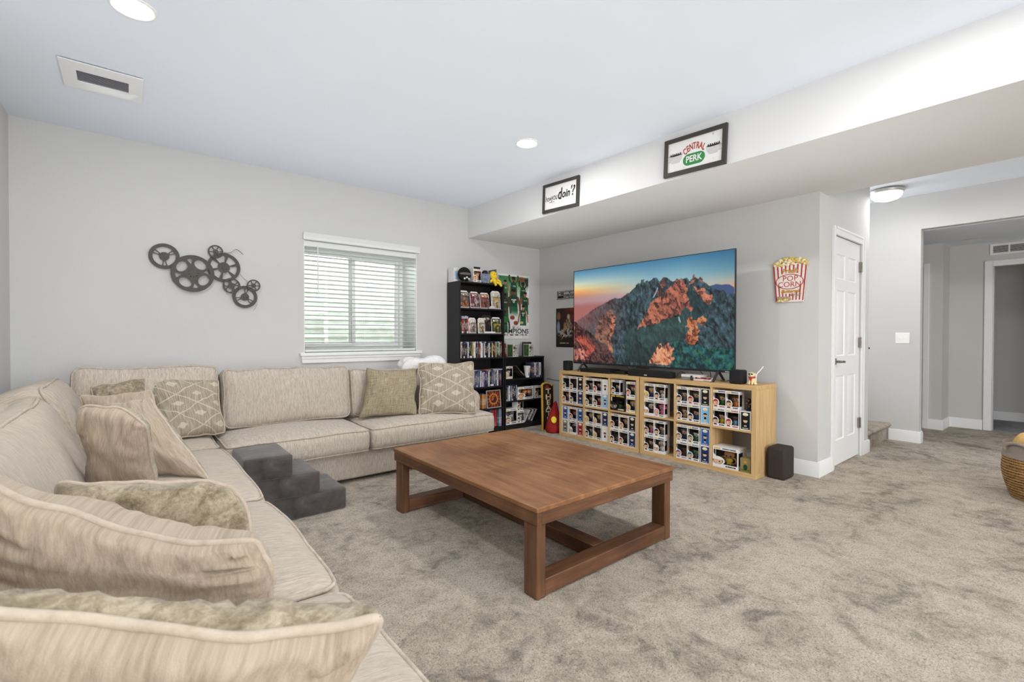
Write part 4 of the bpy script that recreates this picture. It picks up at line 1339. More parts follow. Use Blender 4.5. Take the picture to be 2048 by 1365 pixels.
# the wide box printed on black card
b = MB(); b.bm.from_mesh(LARGE[0]); _lm = b.mesh('figurine_box', [flat('black_box_card', (30, 31, 30), 0.45, 0.3), M_ACC, M_INSIDE, M_CREAM, M_INSIDE, M_ACC, M_INK], smooth=0, fix=False)
b = MB(); b.bm.from_mesh(TOY[0]); b.bm.free()
LARGE = (_lm, LARGE[1], TOY, 1.0, 0.11)
slotname = {0: 'left', 1: 'middle', 2: 'right'}
var = 0
for (unit, c, rowname), layers in CONTENT.items():
    U = local_to_unit(YL0 if unit == 'left' else YL1)
    x0 = 0.038 + c * (CW + 0.016)
    z0 = 0.038 + (CH + 0.016 if rowname == 'top' else 0)
    where = f"{rowname} {('left', 'middle', 'right')[c]} cubby of {unit} cube shelf"
    for li, (lname, items) in enumerate(zip(('upper', 'lower'), layers)):
        n = len(items)
        for k, it in enumerate(items):
            z = z0 + (0.1585 if li == 0 else 0.0) + 0.0003
            if li == 0 and it[0] != 's' and (unit, c, rowname) == ('left', 2, 'top') and k == 0: z = z0 + 0.1655
            setback = 0.012 + rnd.uniform(0, 0.006)
            M = U @ Matrix.Translation((x0 + it[1], setback, z)) @ Matrix.Rotation(R(rnd.uniform(-1.5, 1.5)), 4, 'Z')
            sl = slotname[k] if n == 3 else ('left', 'right')[k]
            grp = 'figurine boxes in the cube shelves'
            if it[0] == 's':
                side_box(f"{it[2]} printed box end, {lname} {sl} in {where}", M, it[2], grp)
            elif it[0] == 'L':
                figure_box(f"wide black box with yellow title, {lname} {sl} in {where}", M, it[2], it[3], it[4], it[5], 0, grp, LARGE)
            else:
                figure_box(f"box with {it[6].removeprefix('a ').removeprefix('an ')}, {lname} {sl} in {where}", M, it[2], it[3], it[4], it[5], var, grp)
            var += 1
# the odd ones
U = local_to_unit(YL1)
xc = 0.038 + 2 * (CW + 0.016)
big = (carton_mesh(0.225, 0.178, 0.15, 2), film_mesh(0.225, 0.178, 0.15), toy_meshes(1.25), 1.25, 0.15)
o = figure_box('large white box with a gold figure, bottom right cubby of the right shelf', U @ Matrix.Translation((xc + 0.118, 0.012, 0.0383)), 'white', 'orange', 'yellow', 'm', 0, None, big)
wh = MB()
for x in (-0.035, 0.045):
    wh.tube([(x + 0.026*math.cos(R(a)), 0.05, 0.062 + 0.026*math.sin(R(a))) for a in range(0, 360, 24)], 0.007, 6, closed=True)
wh.tube([(-0.035, 0.05, 0.062), (-0.01, 0.05, 0.085), (0.03, 0.05, 0.082), (0.045, 0.05, 0.062)], 0.006, 6)
wo = wh.build('toy_cycle', flat('gold_paint', (200, 160, 80), 0.3, 0.5, 0.6), o, smooth=70)
b = MB(); b.box((-0.043, 0, 0), (0.043, 0.085, 0.118), 0); y = -0.0006
for pts, mi in ((ell(0, 0.045, 0.018, 0.024, 12), 1), ([(-0.035, 0.012), (0.035, 0.012), (0.035, 0.028), (-0.035, 0.028)], 2), (ell(0, 0.088, 0.016, 0.008, 10), 3)):
    b.bm.faces.new([b.bm.verts.new((a, y, z)) for a, z in pts]).material_index = mi
o = b.build('gift_box', [flat('olive_card', (140, 124, 78), 0.6, 0.2), flat('dark_green_print', (34, 66, 40), 0.6, 0.2), flat('green_print', (88, 108, 52), 0.6, 0.2), flat('orange_print', (196, 140, 70), 0.6, 0.2)], smooth=0, fix=False)
o.matrix_world = U @ Matrix.Translation((xc + 0.289, 0.014, 0.0383)); tag(o, 'small olive green box beside the large white box, bottom right cubby', 'box')
# dark figurine with gold points above the black box end
dk = empty('figurine', (0, 0, 0)); dk.matrix_world = U @ Matrix.Translation((xc + 0.29, 0.075, 0.038 + CH + 0.016 + 0.1589))
tag(dk, 'dark little figurine with gold points at the top right of the right shelf', 'figurine')
b = MB(); b.lathe([(0.026, 0), (0.026, 0.01), (0.012, 0.014), (0.016, 0.04), (0.010, 0.06), (0.0, 0.062)], 14); b.ball((0, 0, 0.082), 0.021, 0.02, 0.022); b.build('body', M_BLACK, dk, smooth=60)
b = MB()
for q in ((-0.014, -0.014, 0.062), (0.013, -0.015, 0.058), (0.0, -0.02, 0.084), (-0.02, -0.008, 0.094), (0.02, -0.004, 0.098), (0.004, -0.014, 0.038)): b.ball(q, 0.0045, seg=8, rings=6)
b.build('gold_points', bpy.data.materials['gold_paint'], dk)
# ================================================================== black bookcases
M_BLK = flat('black_wood_foil', (27, 26, 27), 0.42, 0.35, var=0.05)
def bookcase(name, label, x0, x1, y0, y1, H, shelves):
    u = empty(name, (x0, y0, 0)); tag(u, label, 'bookcase')
    W_, D_ = x1 - x0, y1 - y0
    def p(nm, lo, hi):
        b = MB(); b.box(lo, hi); return b.build(nm, M_BLK, u, bevel=0.001)
    p('side_panel', (0, 0, 0), (0.016, D_, H - 0.016)); p('side_panel', (W_ - 0.016, 0, 0), (W_, D_, H - 0.016))
    p('top_panel', (0, -0.004, H - 0.016), (W_, D_, H))
    p('back_panel', (0.016, D_ - 0.006, 0.05), (W_ - 0.016, D_ - 0.001, H - 0.016))
    p('kick_panel', (0.016, 0.012, 0), (W_ - 0.016, 0.026, 0.045))
    for z in shelves: p('shelf', (0.016, 0.003, z - 0.018), (W_ - 0.016, D_ - 0.007, z))
    return u
FY = 4.585
TX0, TX1 = 2.962, 3.618
SX0, SX1 = 3.632, 4.292
TS = [0.063, 0.52 - 0.14, 0.735, 0.915 + 0.165, 1.36]
TS = [0.063, 0.30, 0.568, 0.920, 1.210, 1.508]
bookcase('tall_bookcase', 'tall black bookcase full of discs and toys beside the sofa arm', TX0, TX1, FY, 4.855, 1.816, TS)
SS = [0.063, 0.362, 0.640]
bookcase('low_bookcase', 'low black bookcase between the tall bookcase and the wall corner', SX0, SX1, FY, 4.855, 0.915, SS)

def spine_marks(t, c, oi):
    tc = t.n('TexCoord'); sp = t.n('SeparateXYZ'); t.l(tc.outputs['Object'], sp.inputs[0])
    rv = oi.outputs['Random']
    z = sp.outputs[2]
    cb = t.n('CombineXYZ')
    t.l(t.math('MULTIPLY', sp.outputs[0], 260), cb.inputs[0]); t.l(t.math('ADD', t.math('MULTIPLY', z, 95), t.math('MULTIPLY', rv, 90)), cb.inputs[1]); t.l(t.math('MULTIPLY', rv, 37), cb.inputs[2])
    nz = t.noise(cb.outputs[0], 1.0, 2, 0.5)
    zone = t.math('MULTIPLY', t.math('GREATER_THAN', z, t.math('ADD', 0.035, t.math('MULTIPLY', rv, 0.05))), t.math('LESS_THAN', z, t.math('ADD', 0.11, t.math('MULTIPLY', rv, 0.05))))
    ink = t.math('MULTIPLY', zone, t.math('GREATER_THAN', nz, 0.52))
    lum = t.n('RGBToBW'); t.l(c, lum.inputs[0])
    dark_txt = t.math('GREATER_THAN', lum.outputs[0], 0.3)
    txt = t.mix(dark_txt, (0.75, 0.73, 0.68, 1), (0.03, 0.03, 0.04, 1))
    r2 = t.math('FRACT', t.math('MULTIPLY', rv, 7.31))
    txt = t.mix(t.math('GREATER_THAN', r2, 0.75), txt, (0.55, 0.40, 0.18, 1))
    o = t.mix(t.math('MULTIPLY', ink, 0.6), c, txt)
    band = t.math('MULTIPLY', t.math('LESS_THAN', z, 0.024), t.math('GREATER_THAN', t.math('FRACT', t.math('MULTIPLY', rv, 13.7)), 0.62))
    bandc = t.mix(t.math('GREATER_THAN', r2, 0.5), (0.03, 0.03, 0.04, 1), (0.7, 0.7, 0.72, 1))
    o = t.mix(band, o, bandc)
    band2 = t.math('MULTIPLY', t.math('GREATER_THAN', z, 0.172), t.math('GREATER_THAN', r2, 0.35))
    return t.mix(band2, o, t.mix(t.math('GREATER_THAN', r2, 0.65), (0.42, 0.43, 0.46, 1), (0.06, 0.08, 0.17, 1)))
M_SPINE = objcol('disc_case_print', 0.32, 0.4, spine_marks)
def case_mesh(th, h, d):
    b = MB(); b.box((0, 0, 0), (th, d, h))
    bmesh.ops.bevel(b.bm, geom=[e for e in b.bm.edges if abs((e.verts[0].co - e.verts[1].co).z) > h*0.9 and min(v.co.y for v in e.verts) < 0.001], offset=0.002, segments=1, affect='EDGES')
    return b.mesh('disc_case', [M_SPINE], smooth=0)
CASES = {'dvd': case_mesh(0.0146, 0.190, 0.135), 'blu': case_mesh(0.0132, 0.170, 0.128)}
PAL = {'white': (222, 220, 218), 'black': (30, 29, 32), 'navy': (42, 46, 66), 'blue': (84, 98, 130), 'pale blue': (160, 170, 188), 'red': (120, 50, 46), 'yellow': (190, 162, 94), 'cream': (224, 212, 182), 'green': (70, 96, 56), 'brown': (96, 62, 42), 'teal': (60, 104, 116), 'grey': (132, 130, 130), 'purple': (92, 72, 128), 'orange': (176, 108, 62)}
def disc_row(x0, x1, z, kind, colors, place, group, yoff=0.012):
    me = CASES[kind]; w = {'dvd': 0.0146, 'blu': 0.0132}[kind]
    n = max(1, int((x1 - x0) / (w + 0.0022)))
    r = random.Random(int(x0*1000 + z*77))
    for k in range(n):
        c = colors[(k * 7 + r.randint(0, 2)) % len(colors)] if k else colors[0]
        o = bpy.data.objects.new('disc_case', me); link(o)
        o.location = (x0 + k * (x1 - x0) / n, FY + yoff + r.uniform(0, 0.012), z + 0.0004)
        o.scale = (1, 1, r.choice((1, 1, 1, 0.985, 0.93)))
        tag(o, f"{c} disc case, {ordinal(k)} from the left on the {place}", 'disc case', group, color=PAL[c])
C3 = ['white', 'cream', 'black', 'brown', 'white', 'green', 'black', 'red', 'white', 'navy', 'yellow', 'black', 'orange', 'cream', 'red', 'blue', 'black', 'white', 'teal', 'grey']
C4 = ['navy', 'pale blue', 'white', 'blue', 'black', 'pale blue', 'white', 'purple', 'navy', 'red', 'blue', 'grey', 'black', 'brown', 'white']
disc_row(TX0 + 0.02, TX1 - 0.02, TS[3], 'dvd', C3, "tall bookcase's upper disc row", 'disc cases in the upper row')
disc_row(TX0 + 0.05, TX1 - 0.025, TS[2], 'dvd', C4, "tall bookcase's bluish lower disc row", 'disc cases in the lower row')
disc_row(SX0 + 0.46, SX1 - 0.02, SS[2], 'dvd', ['navy', 'blue', 'black', 'white', 'brown', 'pale blue', 'black', 'red', 'cream'], "low bookcase's top shelf", 'disc cases on the low bookcase top shelf')
disc_row(SX0 + 0.022, SX0 + 0.215, SS[1], 'dvd', ['black', 'navy', 'brown', 'grey', 'blue', 'black', 'white', 'pale blue'], "low bookcase's middle shelf", 'disc cases on the low bookcase middle shelf')
# cases lying flat on the lower row
flatm = {}
for k, (x, c) in enumerate(((3.10, 'blue'), (3.27, 'red'), (3.44, 'pale blue'))):
    o = bpy.data.objects.new('disc_case', CASES['dvd']); link(o)
    o.matrix_world = Matrix.Translation((x + 0.19, FY + 0.016, TS[2] + 0.1912)) @ Matrix.Rotation(R(-90), 4, 'Y')
    tag(o, f"{c} disc case lying flat, {ordinal(k)} atop the bluish lower disc row", 'disc case', 'disc cases lying flat', color=PAL[c])

# ------------------------------------------------------------------ carded figures
def carded(label, x, z, w, h, card, fig, lean=8, bubble=True, yoff=0.03, border=(226, 224, 222), rz=0, cat='toy box', name='carded_figure', group='carded figures on the tall bookcase'):
    root = empty(name, (x, FY + yoff, z)); root.rotation_euler = (R(-lean), 0, R(rz)); tag(root, label, cat, group)
    b = MB()
    c = 0.18 * w
    outl = [(-w/2, 0), (w/2, 0), (w/2, h - c), (w/2 - c, h), (-w/2 + c, h), (-w/2, h - c)]
    b.prism(outl, 0.0, 0.0012)
    b.build('card', flat('card_edge', border, 0.5, 0.3) if 'card_edge_%d' % border[0] not in bpy.data.materials else bpy.data.materials['card_edge_%d' % border[0]], root, smooth=0)
    k = 0.9
    def paint(u, v):
        n = fbm(u*7 + x*31, v*9 + z*13, 4)
        rgb = np.ones(u.shape + (3,)) * np.array(card) * (0.55 + 0.9 * n[..., None])
        m = (v > 0.78) & (v < 0.93) & (np.abs(u - 0.5) < 0.34) & (vnoise(u*22 + x*9, v*14) > 0.4)
        rgb = put(rgb, m.astype(float), (232, 224, 200))
        m = fbm(u*4 + x*17, v*5, 3, 3) > 0.56
        return put(rgb, m.astype(float) * (v < 0.75), fig, 0.8)
    pg = paint_grid('card_print', w*k, h*k*0.96, 24, 36, paint, M_PRINT, root)
    pg.location = (0, -0.0006, h*0.48)
    # drop the two upper corners of the print back to the cut of the card
    if bubble:
        s = 0.9
        hd, ha, bd = TOY
        f = bpy.data.objects.new('figurine', hd); link(f, root); f.location = (w*0.06, -0.018, 0.0); f.scale = (0.55, 0.55, 0.78); f.color = lin(fig)
        for me, nm in ((ha, 'hair'), (bd, 'body')):
            q = bpy.data.objects.new(nm, me); link(q, f); q.color = lin(tuple(v*0.7 for v in fig))
        bb = MB(); bb.box((-w*0.28, -0.034, 0.012), (w*0.36, -0.001, h*0.66)); bb.build('bubble', M_FILM, root, bevel=0.008, seg=2)
    return root
M_PRINT = colattr('printed_card', 0.45, 0.3)
z = TS[5]
carded('grey carded figure with orange blast, leftmost on the top shelf of the tall bookcase', 3.055, z + 0.0005, 0.125, 0.205, (96, 88, 92), (214, 120, 50))
carded('red and black carded figure, second on the top shelf of the tall bookcase', 3.20, z + 0.0005, 0.13, 0.20, (120, 56, 66), (222, 218, 214))
carded('brown carded figure tilted left, third on the top shelf of the tall bookcase', 3.345, z + 0.0005, 0.13, 0.195, (150, 86, 70), (96, 78, 88), rz=-6)
carded('white carded gold figure, rightmost on the top shelf of the tall bookcase', 3.515, z + 0.0005, 0.145, 0.225, (196, 190, 182), (214, 168, 60), lean=6)
b = MB(); b.box((-0.045, -0.02, 0), (0.05, 0.02, 0.02)); b.box((-0.02, -0.018, 0.0195), (0.045, 0.015, 0.034)); o = b.build('toy_vehicle', flat('off_white_plastic', (206, 204, 198), 0.4, 0.4), bevel=0.005)
o.location = (3.43, FY + 0.045, z); tag(o, 'small off-white toy vehicle lying before the third carded figure', 'toy')
o.location.y = FY + 0.022
z = TS[4]
for k, (c, nm) in enumerate((((40, 36, 38), 'black'), ((150, 44, 42), 'red'), ((104, 70, 52), 'brown'), ((44, 40, 60), 'navy'), ((160, 52, 46), 'red'))):
    b = MB(); b.box((0, 0, 0), (0.021, 0.15, 0.205 - 0.006*(k % 3))); o = b.build('book', M_SPINE, bevel=0.0015); o.location = (TX0 + 0.024 + k*0.0225, FY + 0.02, z)
    tag(o, f"{nm} book, {ordinal(k)} from the left on the second shelf of the tall bookcase", 'book', 'books on the second shelf', color=c)
carded('white boxed figure with pale body, beside the books on the second shelf', 3.165, z + 0.0005, 0.125, 0.185, (206, 198, 192), (160, 128, 110), lean=4, rz=10)
carded('white boxed figure with yellow detail, middle of the second shelf', 3.295, z + 0.0005, 0.115, 0.185, (210, 204, 196), (196, 150, 70), lean=4, rz=8)
carded('black boxed figure behind, on the second shelf of the tall bookcase', 3.405, z + 0.0005, 0.17, 0.225, (34, 32, 36), (104, 84, 50), lean=3, border=(40, 38, 40), bubble=False, yoff=0.075)
carded('green and yellow carded figure with white rim, rightmost on the second shelf', 3.52, z + 0.0005, 0.15, 0.20, (52, 72, 48), (206, 176, 60), lean=5)
b = MB(); b.box((-0.085, -0.02, 0), (0.085, 0.0, 0.022)); o = b.build('card_strip', M_CARD, bevel=0.002); o.location = (3.40, FY + 0.025, z); tag(o, 'low white card strip lying at the front of the second shelf', 'card')

# ------------------------------------------------------------------ on top of the tall bookcase
z = 1.8163
b = MB(); b.box((0, 0, 0), (0.11, 0.12, 0.165), 0); b.bm.faces.new([b.bm.verts.new(q) for q in ((0.012, -0.0006, 0.03), (0.098, -0.0006, 0.03), (0.098, -0.0006, 0.13), (0.012, -0.0006, 0.13))]).material_index = 1
o = b.build('gift_box', [M_CARD, flat('pale_blue_print', (178, 204, 222), 0.5, 0.3, var=0.25, vscale=40)], smooth=0, fix=False); o.location = (2.965, FY + 0.13, z); tag(o, 'pale blue and white box behind the black mask on the tall bookcase', 'box')
pm = empty('plush_mask', (3.065, FY + 0.055, z)); tag(pm, 'round black plush head with grey eye band on top of the tall bookcase', 'plush toy')
b = MB(); b.ball((0, 0, 0.085), 0.088, 0.05, 0.085, 20, 14); b.build('head', flat('black_plush', (34, 33, 34), 0.9, 0.1, var=0.2, vscale=80, bump=0.3), pm)
b = MB(); b.ball((0, -0.014, 0.088), 0.082, 0.042, 0.026, 18, 10); b.build('eye_band', flat('grey_plush', (104, 100, 98), 0.9, 0.1), pm)
b = MB()
for q in ((-0.03, -0.05, 0.03), (0.03, -0.05, 0.03), (0.0, -0.052, 0.045)): b.ball(q, 0.013, 0.008, 0.012, 10, 6)
b.build('teeth', M_CARD, pm)
b = MB(); b.tube([(-0.03, -0.045, 0.02), (-0.04, -0.055, 0.0), (-0.035, -0.058, -0.018)], 0.007, 6); b.build('strap', M_BLACK, pm)
figure_box('white boxed figure with orange body on top of the tall bookcase', Matrix.Translation((3.225, FY + 0.02, z)), 'orange', 'orange', 'tan', 'l', 1)
b = MB(); b.box((0, 0, 0), (0.125, 0.09, 0.115)); o = b.build('gift_box', flat('grey_blue_print', (116, 128, 150), 0.45, 0.3, var=0.5, vscale=35), bevel=0.002); o.location = (3.30, FY + 0.03, z); tag(o, 'grey blue patterned box beside the yellow plush on the tall bookcase', 'box')
b = MB(); b.box((0, 0, 0), (0.06, 0.05, 0.03)); b.box((0.012, 0.006, 0.0295), (0.05, 0.044, 0.044)); o = b.build('toy_vehicle', M_BLACK, bevel=0.003); o.location = (3.345, FY + 0.05, z + 0.1152); tag(o, 'small black toy on the grey blue box', 'toy')
b = MB(); b.box((0, 0, 0), (0.09, 0.012, 0.03)); o = b.build('black_case', M_BLACK, bevel=0.003); o.location = (3.20, FY + 0.05, z + 0.1582); tag(o, 'flat black case lying on the orange figure box', 'case')
yp = empty('plush_toy', (3.49, FY + 0.03, z)); tag(yp, 'yellow plush toy sitting at the edge of the tall bookcase top', 'plush toy')
M_YEL = flat('yellow_plush', (236, 202, 62), 0.9, 0.1, var=0.08, vscale=60, bump=0.3)
b = MB(); b.ball((-0.015, 0.01, 0.105), 0.05, 0.045, 0.052, 18, 12); b.build('head', M_YEL, yp)
b = MB(); b.ball((0, 0.01, 0.035), 0.034, 0.03, 0.038, 14, 10); b.build('body', M_YEL, yp)
for pts in ([(-0.03, 0, 0.055), (-0.062, -0.012, 0.03), (-0.075, -0.014, 0.012)], [(0.03, 0, 0.055), (0.065, -0.01, 0.04), (0.085, -0.012, 0.022)]):
    b = MB(); b.tube(pts, [0.015, 0.014, 0.012], 8); b.build('arm', M_YEL, yp, smooth=80)
for pts in ([(-0.012, -0.005, 0.02), (-0.02, -0.04, 0.004), (-0.024, -0.056, -0.022)], [(0.02, -0.005, 0.02), (0.05, -0.04, 0.004), (0.064, -0.056, -0.03)]):
    b = MB(); b.tube(pts, [0.018, 0.017, 0.014], 8); b.build('leg', M_YEL, yp, smooth=80)
b = MB()
for x in (-0.03, 0.0): b.ball((x, -0.034, 0.11), 0.005, 0.003, 0.006, 8, 6)
b.build('eyes', M_INK, yp)
for k, (x, h, c, nm) in enumerate(((3.545, 0.19, (74, 84, 104), 'slate'), (3.565, 0.17, (214, 212, 206), 'white'), (3.586, 0.12, (150, 146, 128), 'khaki'))):
    b = MB(); b.box((0, 0, 0), (0.019, 0.14, h)); o = b.build('book', M_SPINE, bevel=0.0015); o.location = (x, FY + 0.09, z); tag(o, f"{nm} book standing behind the yellow plush on the tall bookcase", 'book', 'books behind the yellow plush', color=c)

# ------------------------------------------------------------------ lower part of the tall bookcase
z = TS[1]
for k, (c, nm) in enumerate((((196, 132, 60), 'orange'), ((160, 120, 84), 'tan'))):
    b = MB(); b.box((0, 0, 0), (0.026, 0.14, 0.185 - k*0.012)); o = b.build('book', M_SPINE, bevel=0.0015); o.location = (3.305 + k*0.030, FY + 0.03, z); tag(o, f"{nm} book standing beside the framed starburst print", 'book', 'books beside the starburst print', color=c)
pf = empty('framed_print', (3.478, FY + 0.018, z)); pf.rotation_euler = (R(-5), 0, 0); tag(pf, 'square orange starburst print in pale frame on the tall bookcase', 'picture')
S = 0.215
b = MB(); b.wall_holes(-S/2, S/2, 0, S, [(-S/2 + 0.008, S/2 - 0.008, 0.008, S - 0.008)], 0.0, 0.014); b.build('frame', flat('pale_frame', (186, 178, 168), 0.5, 0.3), pf, smooth=0)
def burst(u, v):
    dx, dy = u - 0.5, v - 0.5
    r = np.hypot(dx, dy); a = np.arctan2(dy, dx)
    ray = (np.sin(a * 14 + 6 * fbm(u*3, v*3)) > 0.1)
    rgb = np.ones(u.shape + (3,)) * np.array((70, 34, 24))
    rgb = put(rgb, ray * np.clip(1.3 - r*1.8, 0, 1), (214, 104, 50))
    rgb = put(rgb, np.clip(1 - np.abs(r - 0.30)/0.08, 0, 1), (232, 150, 84), 0.8)
    rgb = put(rgb, (r < 0.24).astype(float), (52, 30, 26))
    return put(rgb, ((r < 0.2) & (fbm(u*9, v*9, 3) > 0.55)).astype(float), (206, 110, 64), 0.8)
p = paint_grid('print', S - 0.016, S - 0.016, 60, 60, burst, M_PRINT, pf); p.location = (0, 0.006, S/2)
z = TS[0]
for k, (c, nm, w, h) in enumerate((((140, 40, 40), 'red', 0.03, 0.20), ((60, 56, 60), 'black', 0.035, 0.215), ((166, 50, 48), 'bright red', 0.028, 0.21))):
    b = MB(); b.box((0, 0, 0), (w, 0.15, h)); o = b.build('book', M_SPINE, bevel=0.0015); o.location = (3.375 + (0, 0.034, 0.073)[k], FY + 0.02, z); tag(o, f"{nm} book standing on the bottom shelf of the tall bookcase", 'book', 'books on the bottom shelf', color=c)
b = MB(); b.lathe([(0.026, 0), (0.030, 0.006), (0.026, 0.02), (0.018, 0.05), (0.022, 0.10), (0.016, 0.15), (0.020, 0.18), (0.024, 0.19), (0.012, 0.21), (0.0, 0.215)], 20); o = b.build('figurine', flat('red_lacquer', (150, 36, 36), 0.3, 0.5), smooth=60); o.location = (3.515, FY + 0.05, z); tag(o, 'red turned figurine on the bottom shelf of the tall bookcase', 'figurine')
b = MB(); b.box((0, 0, 0), (0.04, 0.12, 0.23)); o = b.build('book', M_SPINE, bevel=0.0015); o.location = (3.552, FY + 0.02, z); tag(o, 'pale grey book at the right end of the bottom shelf', 'book', color=(120, 130, 150))

# ------------------------------------------------------------------ low bookcase
z = 0.9153
lb = MB(); lb.box((0, 0, 0), (0.02, 0.14, 0.205)); o = lb.build('book', M_SPINE, bevel=0.0015); o.matrix_world = Matrix.Translation((3.665, FY + 0.03, z)) @ Matrix.Rotation(R(-6), 4, 'Y'); tag(o, 'red and black book leaning at the left end of the low bookcase top', 'book', color=(120, 44, 44))
GB = side_box_mesh(0.05, BH, 0.09)
for k, (x, acc, hr, bd, w) in enumerate(((3.83, 'green', 'brown', 'orange', 'left'), (4.10, 'green', 'brown', 'dark', 'right'))):
    o = figure_box(f"cream figurine box with green side, {w} one on the low bookcase top", Matrix.Translation((x, FY + 0.035, z)) @ Matrix.Rotation(R(14), 4, 'Z'), acc, hr, bd, 'l', k, 'figurine boxes on the low bookcase top')
    q = MB(); q.quad([(-BW/2 - 0.0008, 0.004, 0.004), (-BW/2 - 0.0008, BD - 0.004, 0.004), (-BW/2 - 0.0008, BD - 0.004, BH - 0.004), (-BW/2 - 0.0008, 0.004, BH - 0.004)]); q.build('side_print', flat('green_side_print', (58, 88, 52), 0.5, 0.3, var=0.5, vscale=40), o, fix=False)
b = MB(); b.box((0, 0, 0), (0.15, 0.02, 0.185)); o = b.build('back_board', flat('dark_brown_board', (70, 60, 56), 0.6, 0.2), bevel=0.002); o.location = (4.085, FY + 0.19, z); tag(o, 'dark brown board standing behind the right box on the low bookcase', 'board')
z = SS[2]
figure_box('white figurine box with gold lettering, left on the low bookcase top shelf', Matrix.Translation((3.72, FY + 0.03, z + 0.0004)) @ Matrix.Scale(0.98, 4), 'yellow', 'navy', 'blue', 'l', 0)
b = MB(); b.box((0, 0, 0), (0.014, 0.16, 0.225)); o = b.build('book', M_SPINE, bevel=0.001); o.matrix_world = Matrix.Translation((3.985, FY + 0.02, z + 0.001)) @ Matrix.Rotation(R(-47), 4, 'Y'); tag(o, 'dark book leaning steeply across the low bookcase top shelf', 'book', color=(70, 60, 62))
cup = empty('paper_cup', (4.045, FY + 0.06, z)); tag(cup, 'white paper cup with small printed figure on the low bookcase', 'cup')
b = MB(); b.lathe([(0.030, 0), (0.046, 0.145), (0.048, 0.147), (0.046, 0.149), (0.043, 0.146), (0.028, 0.004), (0.0, 0.004)], 28); b.build('cup_body', M_CARD, cup, smooth=60)
b = MB()
def on_cup(a, zz): 
    r = 0.030 + 0.016*zz/0.145 + 0.0006
    return (r*math.sin(a/r), -r*math.cos(a/r), zz)
for a0, a1, z0_, z1_, mi in ((-0.006, 0.006, 0.105, 0.122, 0), (-0.011, 0.011, 0.065, 0.104, 1), (-0.009, -0.001, 0.022, 0.065, 2), (0.001, 0.009, 0.022, 0.065, 2)):
    b.quad([on_cup(a0, z0_), on_cup(a1, z0_), on_cup(a1, z1_), on_cup(a0, z1_)], mi)
b.build('cup_print', [M_SKIN, flat('purple_print', (96, 70, 130), 0.5, 0.3), flat('navy_print', (40, 52, 110), 0.5, 0.3)], cup, fix=False)
z = SS[1]
tw = (carton_mesh(0.255, 0.158, 0.09, 2), film_mesh(0.255, 0.158, 0.09), TOY, 1.0, 0.09)
o = figure_box('wide white twin figurine box on the low bookcase middle shelf', Matrix.Translation((3.985, FY + 0.02, z + 0.0004)), 'orange', 'orange', 'brown', 'l', 0, None, tw)
f1_ = [c for c in o.children if c.name.startswith('figurine')][0]
f2 = copy_tree(f1_, o); f2.location.x = 0.085
figure_box('white figurine box beside the twin box, low bookcase middle shelf', Matrix.Translation((4.205, FY + 0.02, z + 0.0004)), 'brown', 'brown', 'red', 'm', 3)
z = SS[0]
bigp = (carton_mesh(0.185, 0.20, 0.12, 1), film_mesh(0.185, 0.20, 0.12), toy_meshes(1.2), 1.2, 0.12)
figure_box('large white figurine box, bottom left of the low bookcase', Matrix.Translation((3.745, FY + 0.015, z + 0.0004)), 'grey', 'grey', 'grey', 'w', 0, None, bigp)
figure_box('white figurine box under another, low bookcase bottom shelf', Matrix.Translation((3.905, FY + 0.02, z + 0.0004)), 'dark', 'grey', 'white', 'w', 1)
figure_box('white figurine box stacked on another, low bookcase bottom shelf', Matrix.Translation((3.90, FY + 0.025, z + 0.1592)) @ Matrix.Rotation(R(10), 4, 'Z'), 'brown', 'brown', 'red', 'm', 2)
for k, (c, nm) in enumerate((((200, 198, 196), 'pale grey'), ((50, 48, 50), 'black'), ((214, 212, 210), 'white'), ((72, 66, 66), 'dark grey'), ((190, 186, 184), 'grey'))):
    b = MB(); b.box((0, 0, 0), (0.012, 0.15, 0.175)); o = b.build('book', M_SPINE, bevel=0.001); o.matrix_world = Matrix.Translation((3.975 + k*0.030, FY + 0.03, z + 0.0075)) @ Matrix.Rotation(R(32), 4, 'Y'); tag(o, f"{nm} thin book leaning right, {ordinal(k)} on the low bookcase bottom shelf", 'book', 'leaning books on the bottom shelf', color=c)

# ------------------------------------------------------------------ theatre sign and red sack by the bookcase
sg = empty('theater_sign', (4.105, 4.30, 0.0)); sg.rotation_euler = (R(-1.5), 0, R(4)); tag(sg, 'tall narrow black THEATER sign with yellow border standing in front of the low bookcase', 'sign')
w, h = 0.105, 0.60
def scroll(e):
    pts = [(-w + e, e), (w - e, e), (w - e, h - 0.06 - e*0.3), (w - e + 0.006, h - 0.03 - e), (w - 0.03, h - 0.046 - e), (0.02, h - 0.012 - e), (-0.04, h - e), (-w + 0.02, h - 0.012 - e), (-w + e - 0.004, h - 0.03 - e), (-w + e, h - 0.06)]
    return pts
b = MB(); b.prism(scroll(0.0), 0.0, 0.02); b.build('border', flat('sign_yellow', (206, 164, 62), 0.5, 0.3), sg, smooth=0)
b = MB(); b.prism(scroll(0.014), -0.004, 0.001); b.build('face', flat('sign_black', (44, 32, 30), 0.5, 0.3), sg, smooth=0)
b = MB(); b.prism([(-0.055, h - 0.075), (-0.02, h - 0.03), (0.012, h - 0.05), (0.03, h - 0.075)], -0.0055, -0.0035); b.build('red_flourish', flat('sign_red', (150, 52, 40), 0.5, 0.3), sg, smooth=0)
M_SIGNLET = flat('sign_letter', (224, 210, 176), 0.5, 0.3)
for k, ch in enumerate('THEATER'):
    text_obj('letter', ch, 0.088, M_SIGNLET, sg, Matrix.Translation((0, -0.0055, h - 0.118 - k*0.0705)) @ Matrix.Rotation(R(90), 4, 'X') @ Matrix.Diagonal((1.7, 1, 1, 1)), depth=0.001, bold=0.0022)
